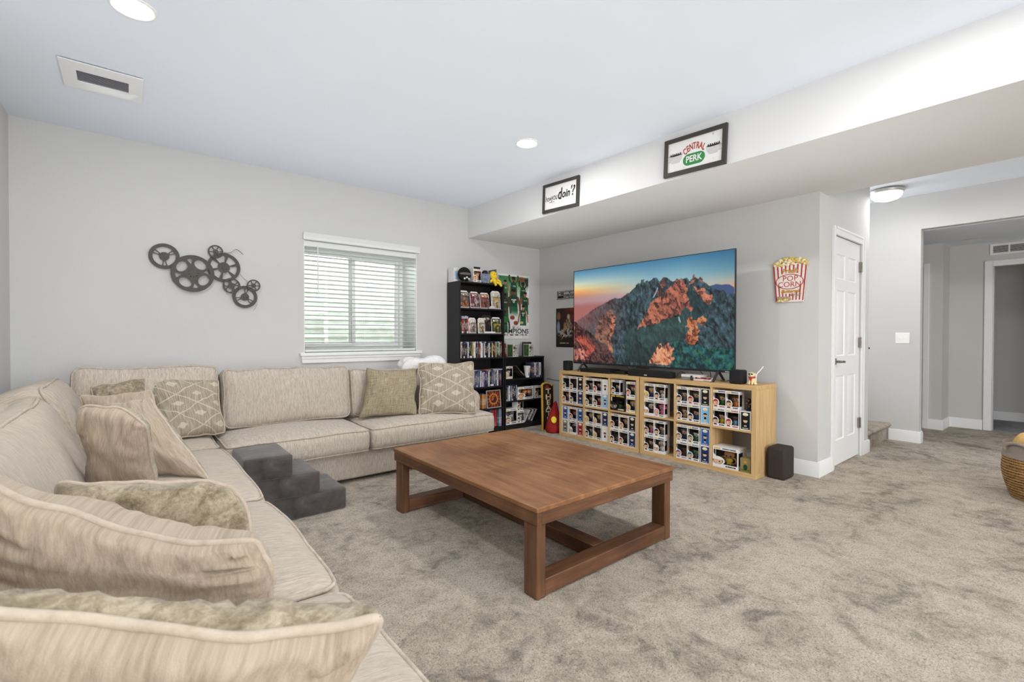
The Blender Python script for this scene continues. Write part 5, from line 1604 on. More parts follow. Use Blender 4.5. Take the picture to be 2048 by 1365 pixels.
rs = empty('red_sack', (4.055, 4.155, 0)); tag(rs, 'red cone-shaped cloth sack with yellow round patch beside the cube shelf', 'sack')
b = MB(); prof = [(0.0, 0.004), (0.085, 0.0), (0.103, 0.025), (0.10, 0.07), (0.088, 0.13), (0.066, 0.21), (0.042, 0.29), (0.02, 0.36), (0.0, 0.385)]
b.lathe(prof, 22)
for v in b.bm.verts:
    n = mnoise.noise(Vector((v.co.x*9, v.co.y*9, v.co.z*9)))
    v.co.x += n*0.014 + 0.03*(v.co.z/0.385)**2; v.co.y += n*0.010
b.build('cloth', flat('red_felt', (150, 42, 40), 0.9, 0.1, var=0.12, vscale=40, bump=0.3), rs, smooth=80)
b = MB(); b.ball((-0.060, -0.064, 0.165), 0.036, 0.012, 0.042, 16, 8, mat=Matrix.Rotation(R(-32), 4, 'Z') @ Matrix.Rotation(R(-14), 4, 'X')); b.build('patch', flat('yellow_patch', (222, 204, 70), 0.8, 0.1, var=0.2, vscale=60), rs)
# ================================================================== television
tv = empty('television', (4.10, 2.9125, 0.857), R(-90)); tag(tv, 'very large black television showing a mountain landscape on the cube shelves', 'television')
TW, TH = 1.917, 1.089
b = MB(); b.wall_holes(-TW/2, TW/2, 0, TH, [(-TW/2 + 0.006, TW/2 - 0.006, 0.020, TH - 0.006)], 0.0, 0.022)
b.build('bezel', flat('bezel_black', (36, 35, 37), 0.35, 0.4), tv, smooth=0)
b = MB(); b.box((-TW/2 + 0.004, 0.010, 0.004), (TW/2 - 0.004, 0.028, TH - 0.004)); b.box((-0.6, 0.0275, 0.05), (0.6, 0.062, 0.62)); b.build('rear_shell', M_BLACK, tv, bevel=0.004)
b = MB(); b.box((-0.075, -0.004, -0.010), (0.075, 0.02, 0.001)); b.build('sensor_bar', M_BLACK, tv, bevel=0.003)
b = MB(); b.box((TW/2 - 0.085, -0.0006, 0.006), (TW/2 - 0.03, -0.0001, 0.012)); b.build('maker_mark', M_CARD, tv, smooth=0)
def tv_picture(u, v):
    ridge = [(0.87, 0.711), (0.892, 0.719), (0.913, 0.727), (0.94, 0.716), (0.96, 0.718), (0.976, 0.713), (0.998, 0.687), (0.998, 0.538), (0.87, 0.623)]
    massif = [(0.153, 0.569), (0.212, 0.604), (0.261, 0.638), (0.316, 0.677), (0.362, 0.672), (0.414, 0.714), (0.443, 0.747), (0.464, 0.781), (0.486, 0.809), (0.507, 0.826), (0.52, 0.811), (0.534, 0.817), (0.548, 0.809), (0.561, 0.822), (0.574, 0.83), (0.588, 0.828), (0.598, 0.804), (0.602, 0.785), (0.613, 0.814), (0.62, 0.832), (0.636, 0.832), (0.652, 0.822), (0.671, 0.799), (0.69, 0.781), (0.705, 0.787), (0.714, 0.799), (0.726, 0.809), (0.738, 0.812), (0.753, 0.805), (0.765, 0.79), (0.774, 0.777), (0.786, 0.804), (0.797, 0.823), (0.806, 0.812), (0.817, 0.789), (0.826, 0.797), (0.837, 0.778), (0.848, 0.758), (0.865, 0.744), (0.881, 0.714), (0.903, 0.692), (0.934, 0.67), (0.966, 0.648), (1.0, 0.608), (1.0, -0.004), (-0.0, -0.006), (-0.0, 0.437), (0.075, 0.504)]
    f1 = [(0.62, 0.827), (0.638, 0.824), (0.633, 0.75), (0.614, 0.693), (0.604, 0.649), (0.589, 0.664), (0.601, 0.735), (0.611, 0.794)]
    f2 = [(0.69, 0.767), (0.708, 0.786), (0.726, 0.804), (0.746, 0.806), (0.753, 0.761), (0.768, 0.721), (0.761, 0.655), (0.773, 0.596), (0.786, 0.538), (0.794, 0.509), (0.783, 0.493), (0.759, 0.548), (0.732, 0.504), (0.717, 0.476), (0.702, 0.477), (0.671, 0.454), (0.646, 0.436), (0.614, 0.417), (0.581, 0.393), (0.541, 0.389), (0.5, 0.375), (0.457, 0.343), (0.479, 0.397), (0.514, 0.478), (0.541, 0.538), (0.551, 0.589), (0.564, 0.618), (0.594, 0.635), (0.62, 0.672), (0.64, 0.705), (0.662, 0.736)]
    f3 = [(0.771, 0.749), (0.784, 0.78), (0.797, 0.821), (0.808, 0.805), (0.798, 0.771), (0.789, 0.751), (0.779, 0.74)]
    f3b = [(0.811, 0.795), (0.826, 0.795), (0.848, 0.751), (0.84, 0.743), (0.823, 0.769)]
    f4 = [(0.796, 0.74), (0.811, 0.719), (0.826, 0.703), (0.854, 0.692), (0.853, 0.664), (0.876, 0.639), (0.891, 0.639), (0.897, 0.567), (0.887, 0.559), (0.869, 0.565), (0.848, 0.581), (0.837, 0.618), (0.814, 0.677)]
    f5 = [(0.759, 0.43), (0.78, 0.467), (0.794, 0.443), (0.803, 0.421), (0.823, 0.446), (0.848, 0.468), (0.862, 0.411), (0.848, 0.403), (0.858, 0.358), (0.844, 0.38), (0.829, 0.403), (0.813, 0.395), (0.826, 0.366), (0.834, 0.329), (0.82, 0.291), (0.82, 0.244), (0.809, 0.205), (0.786, 0.208), (0.762, 0.224), (0.747, 0.253), (0.759, 0.301), (0.768, 0.33), (0.78, 0.353), (0.758, 0.368)]
    f6 = [(0.544, 0.025), (0.558, 0.072), (0.574, 0.119), (0.584, 0.17), (0.601, 0.206), (0.614, 0.224), (0.624, 0.197), (0.632, 0.167), (0.643, 0.217), (0.659, 0.23), (0.67, 0.218), (0.671, 0.164), (0.687, 0.189), (0.693, 0.174), (0.677, 0.124), (0.702, 0.087), (0.677, 0.056), (0.671, 0.018)]
    bush = [(0.671, 0.213), (0.708, 0.243), (0.744, 0.224), (0.78, 0.192), (0.826, 0.216), (0.87, 0.18), (0.913, 0.2), (0.955, 0.174), (1.0, 0.194), (1.0, -0.004), (0.671, 0.011), (0.677, 0.124)]
    pyr = [(0.285, 0.567), (0.302, 0.535), (0.324, 0.501), (0.322, 0.424), (0.308, 0.348), (0.292, 0.271), (0.302, 0.171), (0.304, 0.1), (0.285, 0.118), (0.249, 0.198), (0.212, 0.219), (0.179, 0.259), (0.162, 0.282), (0.187, 0.384), (0.22, 0.496), (0.261, 0.549)]
    pyrlit = [(0.292, 0.503), (0.322, 0.495), (0.321, 0.413), (0.307, 0.348), (0.289, 0.282), (0.292, 0.204), (0.302, 0.105), (0.285, 0.127), (0.261, 0.187), (0.273, 0.27), (0.285, 0.381)]
    leftslope = [(-0.0, 0.449), (0.039, 0.406), (0.08, 0.369), (0.128, 0.322), (0.17, 0.264), (0.195, 0.213), (0.245, 0.192), (0.277, 0.137), (0.3, 0.083), (0.324, 0.041), (0.324, 0.008), (-0.0, 0.0)]
    redband = [(-0.0, 0.413), (0.039, 0.353), (0.075, 0.305), (0.11, 0.27), (0.145, 0.201), (0.187, 0.145), (0.153, 0.121), (0.128, 0.085), (0.11, 0.026), (0.066, 0.14), (0.03, 0.234), (-0.0, 0.269)]
    pinkrock = [(-0.0, 0.138), (0.039, 0.151), (0.075, 0.141), (0.102, 0.083), (0.128, 0.027), (-0.0, 0.018)]
    valley = [(0.399, 0.378), (0.443, 0.34), (0.5, 0.365), (0.554, 0.384), (0.62, 0.407), (0.677, 0.454), (0.717, 0.466), (0.738, 0.503), (0.759, 0.54), (0.78, 0.491), (0.762, 0.435), (0.762, 0.339), (0.747, 0.253), (0.671, 0.228), (0.607, 0.221), (0.568, 0.119), (0.541, 0.025), (0.399, 0.025), (0.384, 0.206), (0.369, 0.292)]
    water = [(0.564, 0.649), (0.581, 0.702), (0.594, 0.746), (0.598, 0.736), (0.584, 0.677), (0.571, 0.648)]
    water2 = [(0.714, 0.462), (0.72, 0.466), (0.729, 0.422), (0.728, 0.398), (0.717, 0.427)]
    dark1 = [(0.762, 0.617), (0.786, 0.557), (0.794, 0.509), (0.786, 0.462), (0.809, 0.442), (0.848, 0.468), (0.881, 0.512), (0.913, 0.545), (0.881, 0.557), (0.837, 0.59), (0.809, 0.658), (0.791, 0.717), (0.774, 0.71), (0.768, 0.664)]
    x = u * 1.76
    n1 = fbm(x*9, v*9, 5); n2 = fbm(x*34, v*34, 4, 2); n3 = fbm(x*70, v*26, 3, 3)
    def ridged(a, c, k): return 1 - np.abs(2*fbm(a, c, 5, k) - 1) * 1.9
    st = np.clip(0.55*ridged((x + v*0.7)*22 + 3*n1, (v - x*0.15)*7, 1) + 0.45*fbm((x + v*0.5)*70, v*24, 4, 6), 0, 1)
    crag = ridged(x*16 + 2*n1, v*12, 2)
    # sky: blue above, a warm band low on the left and right
    t = np.clip((v - 0.64) / 0.36, 0, 1)
    left = np.clip(1 - u / 0.55, 0, 1)[..., None]; right = np.clip((u - 0.75) / 0.25, 0, 1)[..., None]
    def grad(t, stops):
        p = [s[0] for s in stops]
        return np.stack([np.interp(t, p, [s[1][i] for s in stops]) for i in range(3)], -1)
    skyL = grad(t, [(0, (186, 122, 110)), (0.22, (205, 132, 102)), (0.36, (240, 168, 92)), (0.46, (240, 208, 140)), (0.6, (212, 218, 190)), (0.78, (140, 178, 192)), (1, (74, 132, 166))])
    skyM = grad(t, [(0, (190, 190, 180)), (0.3, (176, 194, 190)), (0.6, (126, 168, 184)), (1, (60, 120, 156))])
    skyR = grad(t, [(0, (214, 150, 122)), (0.16, (212, 160, 130)), (0.32, (160, 168, 164)), (0.6, (90, 140, 160)), (1, (48, 102, 140))])
    rgb = skyM * (1 - left) + skyL * left
    rgb = rgb * (1 - right) + skyR * right
    sea = np.clip((0.735 - v) / 0.06, 0, 1) * (u < 0.55)
    rgb = put(rgb, sea, (176, 142, 150), 0.85)
    rgb = put(rgb, np.clip((0.66 - v) / 0.05, 0, 1) * (u < 0.4), (168, 104, 98), 0.95)
    rgb = put(rgb, inpoly(u, v, ridge).astype(float), (62, 82, 122))
    w = 0.016
    uu = np.minimum(u, 0.985) + w * (fbm(x*30, v*30, 3, 4) - 0.5) * 2; vv = np.maximum(v, 0.012) + w * (fbm(x*30, v*30, 3, 5) - 0.5) * 2
    m = inpoly(uu, vv, massif)
    base = np.array((46, 64, 70)) * (0.25 + 1.35 * st[..., None]) * (0.65 + 0.5 * crag[..., None]) + np.array((12, 16, 18)) * (n3[..., None] - 0.5) * 5
    rgb = np.where(m[..., None], base, rgb)
    rgb = put(rgb, inpoly(uu, vv, valley) * np.clip(n1*1.4, 0, 1), (44, 76, 66), 0.7)
    rgb = rgb * (1 - 0.35 * (inpoly(u, v, valley) * np.clip((0.35 - v)/0.3, 0, 1)))[..., None]
    rgb = put(rgb, inpoly(uu, vv, dark1).astype(float), (26, 50, 50), 0.55)
    def lit(poly, a, bcol, rim=0.9):
        nonlocal rgb
        mk = inpoly(uu, vv, poly)
        tex = np.clip((st - 0.42) * 3.0 + (n2 - 0.5) * 1.4, 0, 1)[..., None]; deep = ((crag < 0.42) | (st < 0.40)) & (n3 > 0.42)
        c = np.array(a) * tex + np.array(bcol) * (1 - tex)
        c = np.where(deep[..., None], np.array(bcol) * 0.55, c)
        rgb = np.where(mk[..., None], rgb * (1 - rim) + c * rim, rgb)
    lit(f1, (190, 108, 84), (110, 66, 58)); lit(f2, (206, 116, 86), (128, 72, 60)); lit(f3, (206, 122, 98), (140, 80, 66)); lit(f3b, (180, 106, 88), (90, 70, 66))
    lit(f4, (226, 136, 102), (186, 106, 80)); lit(f5, (236, 156, 100), (190, 98, 62))
    rgb = put(rgb, inpoly(u, v, water).astype(float), (150, 176, 190), 0.9); rgb = put(rgb, inpoly(u, v, water2).astype(float), (150, 182, 190), 0.9)
    # reddish haze over the left
    haze = np.clip(1 - u / 0.42, 0, 1) ** 0.8 * np.clip((v - 0.15) / 0.3, 0, 1) * m
    rgb = put(rgb, haze, (146, 92, 92), 0.85)
    lit(pyr, (176, 112, 84), (104, 70, 62), 0.8); lit(pyrlit, (224, 140, 98), (170, 100, 74), 0.75)
    lit(leftslope, (112, 66, 58), (52, 34, 34)); lit(redband, (214, 98, 74), (104, 52, 50), 0.85); lit(pinkrock, (226, 150, 128), (150, 84, 78), 0.9)
    bs = inpoly(uu, vv, bush)
    leaf = np.clip((n2 - 0.3) * 2.2, 0, 1)[..., None]
    rgb = np.where(bs[..., None], np.array((10, 34, 40)) * (1 - leaf) + np.array((38, 110, 112)) * leaf, rgb)
    rgb = put(rgb, bs * (n3 > 0.62), (70, 130, 80), 0.5)
    lit(f6, (246, 176, 128), (180, 84, 58))
    return soften(rgb, 1)
scr = paint_grid('screen', TW - 0.012, TH - 0.026, 620, 350, tv_picture, colattr('lit_screen', 0.16, 0.35, emit=0.92), tv)
scr.location = (0, 0.004, 0.020 + (TH - 0.026) / 2)
for y, s in ((0.815, 1), (-0.805, -1)):
    leg = MB()
    for sgn in (-1, 1):
        yy = -0.085 if sgn < 0 else 0.12
        leg.tube([(-y, 0.012, 0.012), (-y, 0.012 + (yy - 0.012) * 0.86, -0.070), (-y - s*0.004, yy, -0.079)], [0.013, 0.011, 0.0075], 8)
    leg.build('leg', flat('leg_grey', (58, 57, 58), 0.4, 0.5, 0.4), tv, bevel=0.0, smooth=60)

# ------------------------------------------------------------------ devices on the shelves
ZT = 0.7703
M_FAB = flat('black_speaker_cloth', (36, 36, 38), 0.8, 0.2, var=0.15, vscale=400, bump=0.2)
def device(name, label, cat, x0, x1, y0, y1, h, m, bevel=0.004, group=None, z=ZT):
    b = MB(); b.box((0, 0, 0), (x1 - x0, y1 - y0, h)); o = b.build(name, m, bevel=bevel, seg=3)
    o.location = (x0, y0, z); tag(o, label, cat, group); return o
device('speaker', 'small black cube speaker at the left end of the cube shelves', 'speaker', 4.04, 4.13, 3.90, 3.99, 0.115, M_FAB, 0.012)
device('disc_player', 'flat black disc player under the left half of the television', 'disc player', 4.03, 4.22, 3.28, 3.70, 0.042, M_BLACK)
device('media_box', 'thin black box between the disc player and the soundbar', 'media box', 4.10, 4.24, 3.13, 3.28, 0.03, M_BLACK)
sb_ = empty('soundbar', (4.03, 3.04, ZT), R(-90)); tag(sb_, 'black soundbar with small white mark under the television', 'speaker')
b = MB(); b.box((0, 0, 0), (0.50, 0.10, 0.062)); b.build('bar', M_FAB, sb_, bevel=0.010, seg=4)
b = MB(); b.box((0.205, -0.0012, 0.014), (0.238, 0.0, 0.022)); b.build('mark', M_CARD, sb_, smooth=0)
gc = empty('game_console', (4.05, 2.437, ZT), R(-90)); tag(gc, 'small white and grey retro game console under the television', 'game console')
b = MB(); b.box((0, 0.003, 0.0), (0.19, 0.13, 0.028)); b.build('base', flat('console_grey', (128, 126, 126), 0.45, 0.3), gc, bevel=0.002)
b = MB(); b.box((0, 0, 0.0275), (0.19, 0.13, 0.052)); b.build('top', flat('console_white', (216, 214, 212), 0.45, 0.3), gc, bevel=0.003)
b = MB(); b.box((0.095, -0.0012, 0.001), (0.117, 0.003, 0.044)); b.build('stripe', flat('console_dark', (60, 58, 60), 0.45, 0.3), gc)
for k, (y, x, rz, w) in enumerate(((2.252, 4.055, -70, 'left'), (2.175, 4.06, -108, 'right'))):
    pad = empty('game_controller', (x, y, ZT + 0.011), R(rz)); pad.rotation_euler = (R(24), 0, R(rz)); tag(pad, f"white and red game controller, {w} one beside the retro console", 'controller', 'game controllers')
    b = MB(); b.box((-0.05, -0.026, 0), (0.05, 0.026, 0.016)); b.build('shell', bpy.data.materials['console_white'], pad, bevel=0.003)
    b = MB(); b.box((-0.042, -0.019, 0.0155), (0.042, 0.017, 0.0175)); b.build('red_panel', flat('pad_red', (176, 92, 86), 0.5, 0.3), pad)
    b = MB(); b.cyl((0.02, 0, 0.017), (0.02, 0, 0.020), 0.006, 10); b.cyl((0.034, 0, 0.017), (0.034, 0, 0.020), 0.006, 10); b.box((-0.036, -0.003, 0.017), (-0.018, 0.003, 0.020)); b.box((-0.030, -0.009, 0.017), (-0.024, 0.009, 0.020)); b.build('buttons', M_BLACK, pad)
device('speaker', 'black cube speaker beside the dog figurine on the right shelf', 'speaker', 4.035, 4.145, 1.865, 1.975, 0.120, M_FAB, 0.014)
sub = device('subwoofer', 'dark brown grey box speaker on the carpet beside the right cube shelf', 'speaker', 4.132, 4.33, 1.555, 1.70, 0.262, flat('umber_cloth', (58, 53, 49), 0.75, 0.2, var=0.08, vscale=300, bump=0.15), 0.022, z=0.0)
dg = empty('dog_figurine', (4.07, 1.80, ZT), R(-90)); dg.scale = (0.92, 0.92, 0.92); tag(dg, 'cream sitting dog figurine with dark glasses and red scarf on the shelf', 'figurine')
M_DOG = flat('cream_ceramic', (232, 216, 168), 0.4, 0.4, var=0.03)
b = MB(); b.ball((0.0, 0.03, 0.034), 0.030, 0.036, 0.034); b.ball((0.004, 0.006, 0.046), 0.022, 0.022, 0.030)
for x in (-0.012, 0.014): b.tube([(x, -0.008, 0.045), (x, -0.012, 0.012), (x, -0.018, 0.005)], [0.009, 0.008, 0.009], 8)
for x in (-0.03, 0.032): b.ball((x, 0.012, 0.012), 0.014, 0.022, 0.011, 10, 8)
b.tube([(-0.02, 0.055, 0.02), (-0.045, 0.05, 0.03), (-0.052, 0.04, 0.042)], [0.007, 0.006, 0.004], 6)
b.build('body', M_DOG, dg, smooth=80)
b = MB(); b.ball((0.004, 0.0, 0.092), 0.026, 0.024, 0.023); b.ball((0.004, -0.022, 0.085), 0.013, 0.012, 0.010)
for x in (-0.022, 0.030): b.ball((x, 0.004, 0.094), 0.008, 0.011, 0.017, 8, 6)
b.build('head', M_DOG, dg, smooth=80)
b = MB(); b.ball((0.004, -0.034, 0.089), 0.005, 0.004, 0.004, 8, 6); b.build('nose', M_BLACK, dg)
b = MB(); b.ball((-0.007, -0.022, 0.100), 0.0095, 0.004, 0.007, 10, 6); b.ball((0.015, -0.022, 0.100), 0.0095, 0.004, 0.007, 10, 6); b.box((-0.02, -0.021, 0.102), (0.028, -0.018, 0.106)); b.build('glasses', M_BLACK, dg)
b = MB(); b.tube([(0.004 + 0.024*math.cos(R(a)), 0.0 + 0.024*math.sin(R(a)), 0.068) for a in range(0, 360, 30)], 0.006, 6, closed=True); b.prism([(-0.010, 0.066), (0.020, 0.066), (0.006, 0.034)], -0.030, -0.024); b.build('scarf', flat('red_scarf', (176, 60, 48), 0.7, 0.1), dg, smooth=50)
def cord(name, label, pts, r, m, cat='cable', group=None):
    pts = [Vector(p) for p in pts]
    out = []
    for i in range(len(pts) - 1):
        p0, p1, p2, p3 = pts[max(i-1, 0)], pts[i], pts[i+1], pts[min(i+2, len(pts)-1)]
        for k in range(6):
            t = k / 6
            out.append(0.5 * ((2*p1) + (-p0 + p2)*t + (2*p0 - 5*p1 + 4*p2 - p3)*t*t + (-p0 + 3*p1 - 3*p2 + p3)*t**3))
    out.append(pts[-1])
    b = MB(); b.tube(out, r, 6); o = b.build(name, m, smooth=80); tag(o, label, cat, group); return o
M_WHT = flat('white_cable', (230, 228, 226), 0.5, 0.3)
cord('charging_cable', 'short white cable sticking up behind the dog figurine', [(4.16, 1.80, ZT + 0.004), (4.17, 1.80, 0.85), (4.20, 1.785, 0.885), (4.24, 1.775, 0.92)], 0.0045, M_WHT)
cord('cable', 'black cable looping on the shelf to the right of the soundbar', [(4.10, 2.53, ZT + 0.01), (4.14, 2.50, ZT + 0.06), (4.16, 2.46, ZT + 0.05), (4.18, 2.40, ZT + 0.005), (4.22, 2.30, ZT + 0.004)], 0.003, M_BLACK)
cord('cable', 'two-pronged black cable hanging behind the television to the game console', [(4.155, 2.34, 0.90), (4.20, 2.30, 0.82), (4.24, 2.27, ZT + 0.004), (4.25, 2.25, 0.80), (4.155, 2.22, 0.90)], 0.003, M_BLACK)
cord('cable', 'black cable hanging between the disc player and the soundbar', [(4.155, 3.17, 0.90), (4.19, 3.14, 0.82), (4.26, 3.08, ZT + 0.004), (4.20, 3.06, ZT + 0.004)], 0.003, M_BLACK)
cord('cable', 'grey and black cable bundle lying under the right television leg', [(4.22, 2.14, ZT + 0.005), (4.12, 2.05, ZT + 0.006), (4.08, 2.00, ZT + 0.02), (4.14, 1.99, ZT + 0.006), (4.20, 2.04, ZT + 0.012), (4.12, 1.985, ZT + 0.004)], 0.0045, flat('grey_cable', (96, 94, 94), 0.5, 0.3))
cord('wall_cable', 'thin black cable along the wall behind the theater sign', [(4.455, 4.70, 0.60), (4.455, 4.45, 0.585), (4.455, 4.10, 0.60), (4.455, 3.80, 0.60)], 0.003, M_BLACK)

# ------------------------------------------------------------------ framed prints on the soffit
M_FRAME = flat('dark_walnut_frame', (66, 62, 57), 0.5, 0.3, var=0.08)
M_PAPER = flat('white_paper', (236, 235, 233), 0.6, 0.2, var=0.005)
M_RED = flat('red_brown_ink', (178, 76, 52), 0.5, 0.3)
M_GRN = flat('green_ink', (56, 140, 72), 0.5, 0.3)
def framed(label, y, z, w, h, fw, tilt):
    f = empty('framed_print', (XS - 0.002, y, z)); f.rotation_euler = (0, R(tilt), R(-90)); tag(f, label, 'picture')
    b = MB(); b.wall_holes(-w/2, w/2, -h/2, h/2, [(-w/2 + fw, w/2 - fw, -h/2 + fw, h/2 - fw)], -0.022, 0.0); b.build('frame', M_FRAME, f, smooth=0)
    b = MB(); b.box((-w/2 + fw, -0.012, -h/2 + fw), (w/2 - fw, -0.004, h/2 - fw)); b.build('paper', M_PAPER, f, smooth=0)
    return f
RX = Matrix.Rotation(R(90), 4, 'X')
fa = framed('black framed white print with brush lettering, farther along the soffit', 3.2505, 2.541, 0.486, 0.280, 0.028, 2.2)
def put_text(parent, s, size, m, x, z, y=-0.0132, rot=0, sx=1.0, **kw):
    return text_obj('lettering', s, size, m, parent, Matrix.Translation((x, y, z)) @ Matrix.Rotation(R(rot), 4, 'Y') @ RX @ Matrix.Diagonal((sx, 1, 1, 1)), depth=0.0004, **kw)
put_text(fa, 'how', 0.078, M_INK, -0.163, -0.006, sx=0.62)
put_text(fa, 'you', 0.092, M_INK, -0.083, 0.0, shear=0.25, sx=0.62)
put_text(fa, 'd', 0.150, M_INK, -0.008, 0.012, shear=0.15, bold=0.003, sx=0.72)
put_text(fa, 'oin', 0.105, M_INK, 0.073, 0.006, shear=0.25, bold=0.0025, sx=0.8)
put_text(fa, "'?", 0.130, M_INK, 0.152, 0.014, shear=0.25, bold=0.002, sx=0.9)
put_text(fa, 'F · R · I · E · N · D · S', 0.017, flat('pale_ink', (176, 176, 178), 0.5, 0.3), -0.005, -0.064, spacing=1.3)
b = MB(); 
for x0, w_ in ((-0.148, 0.016), (-0.118, 0.012), (-0.098, 0.016)): b.quad([(x0, -0.0133, -0.048), (x0 + w_, -0.0133, -0.048), (x0 + w_, -0.0133, -0.042), (x0, -0.0133, -0.042)])
b.build('ink_dashes', M_INK, fa, smooth=0, fix=False)
fb = framed('black framed Central Perk print with red and green lettering on the soffit', 1.8620, 2.541, 0.492, 0.282, 0.030, 2.2)
arc = 'CENTRAL'
for k, ch in enumerate(arc):
    a = (k - 3) * 12.5
    put_text(fb, ch, 0.066, M_RED, 0.002 + 0.122*math.sin(R(a)), 0.046 + 0.13*(math.cos(R(a)) - 1), rot=a*0.6, bold=0.0015, sx=0.62)
b = MB(); b.prism([(0.045 + 0.042*math.cos(R(a)), -0.045 + 0.042*math.sin(R(a))) for a in range(-90, 91, 15)] + [(-0.045 + 0.042*math.cos(R(a)), -0.045 + 0.042*math.sin(R(a))) for a in range(90, 271, 15)], -0.0134, -0.0122); b.build('green_pill', M_GRN, fb, smooth=0)
put_text(fb, 'PERK', 0.066, M_PAPER, 0, -0.045, y=-0.0142, bold=0.0015, sx=0.85)
M_CUP = flat('grey_cup_print', (206, 205, 203), 0.5, 0.3); M_COF = flat('coffee_print', (58, 42, 38), 0.5, 0.3)
for cx, sgn in ((-0.150, -1), (0.150, 1)):
    b = MB()
    b.prism([(cx - 0.056, 0.012), (cx + 0.056, 0.012), (cx + 0.050, -0.020), (cx + 0.030, -0.046), (cx - 0.030, -0.046), (cx - 0.050, -0.020)], -0.0132, -0.0122)
    b.tube([(cx + sgn*(0.052 + 0.022*math.cos(R(a))), -0.0127, -0.010 + 0.018*math.sin(R(a))) for a in range(-110, 111, 20)], 0.0035, 6)
    b.build('cup_print', M_CUP, fb, smooth=0)
    b = MB(); b.prism([(cx + 0.055*math.cos(R(a)), 0.012 + 0.006*math.sin(R(a))) for a in range(0, 360, 20)], -0.0138, -0.0131)
    for k in range(6): b.prism([(cx - 0.04 + k*0.016 - 0.005, 0.014), (cx - 0.04 + k*0.016 + 0.005, 0.014), (cx - 0.04 + k*0.016 + 0.004, 0.026 + 0.004*(k % 2)), (cx - 0.04 + k*0.016 - 0.004, 0.026)], -0.0138, -0.0131)
    b.build('coffee_print', M_COF, fb, smooth=0)
b = MB()
r_ = random.Random(3)
for k in range(30):
    x, z = r_.uniform(-0.2, 0.2), r_.uniform(-0.10, 0.10)
    if abs(x) < 0.10 and abs(z) < 0.09 or abs(abs(x) - 0.15) < 0.07 and -0.06 < z < 0.04: continue
    b.prism([(x - 0.006, z + 0.004), (x + 0.006, z + 0.004), (x + 0.004, z - 0.005), (x - 0.004, z - 0.005)], -0.0126, -0.0121)
b.build('faint_cups', flat('faint_grey_ink', (218, 218, 219), 0.5, 0.3), fb, smooth=0)

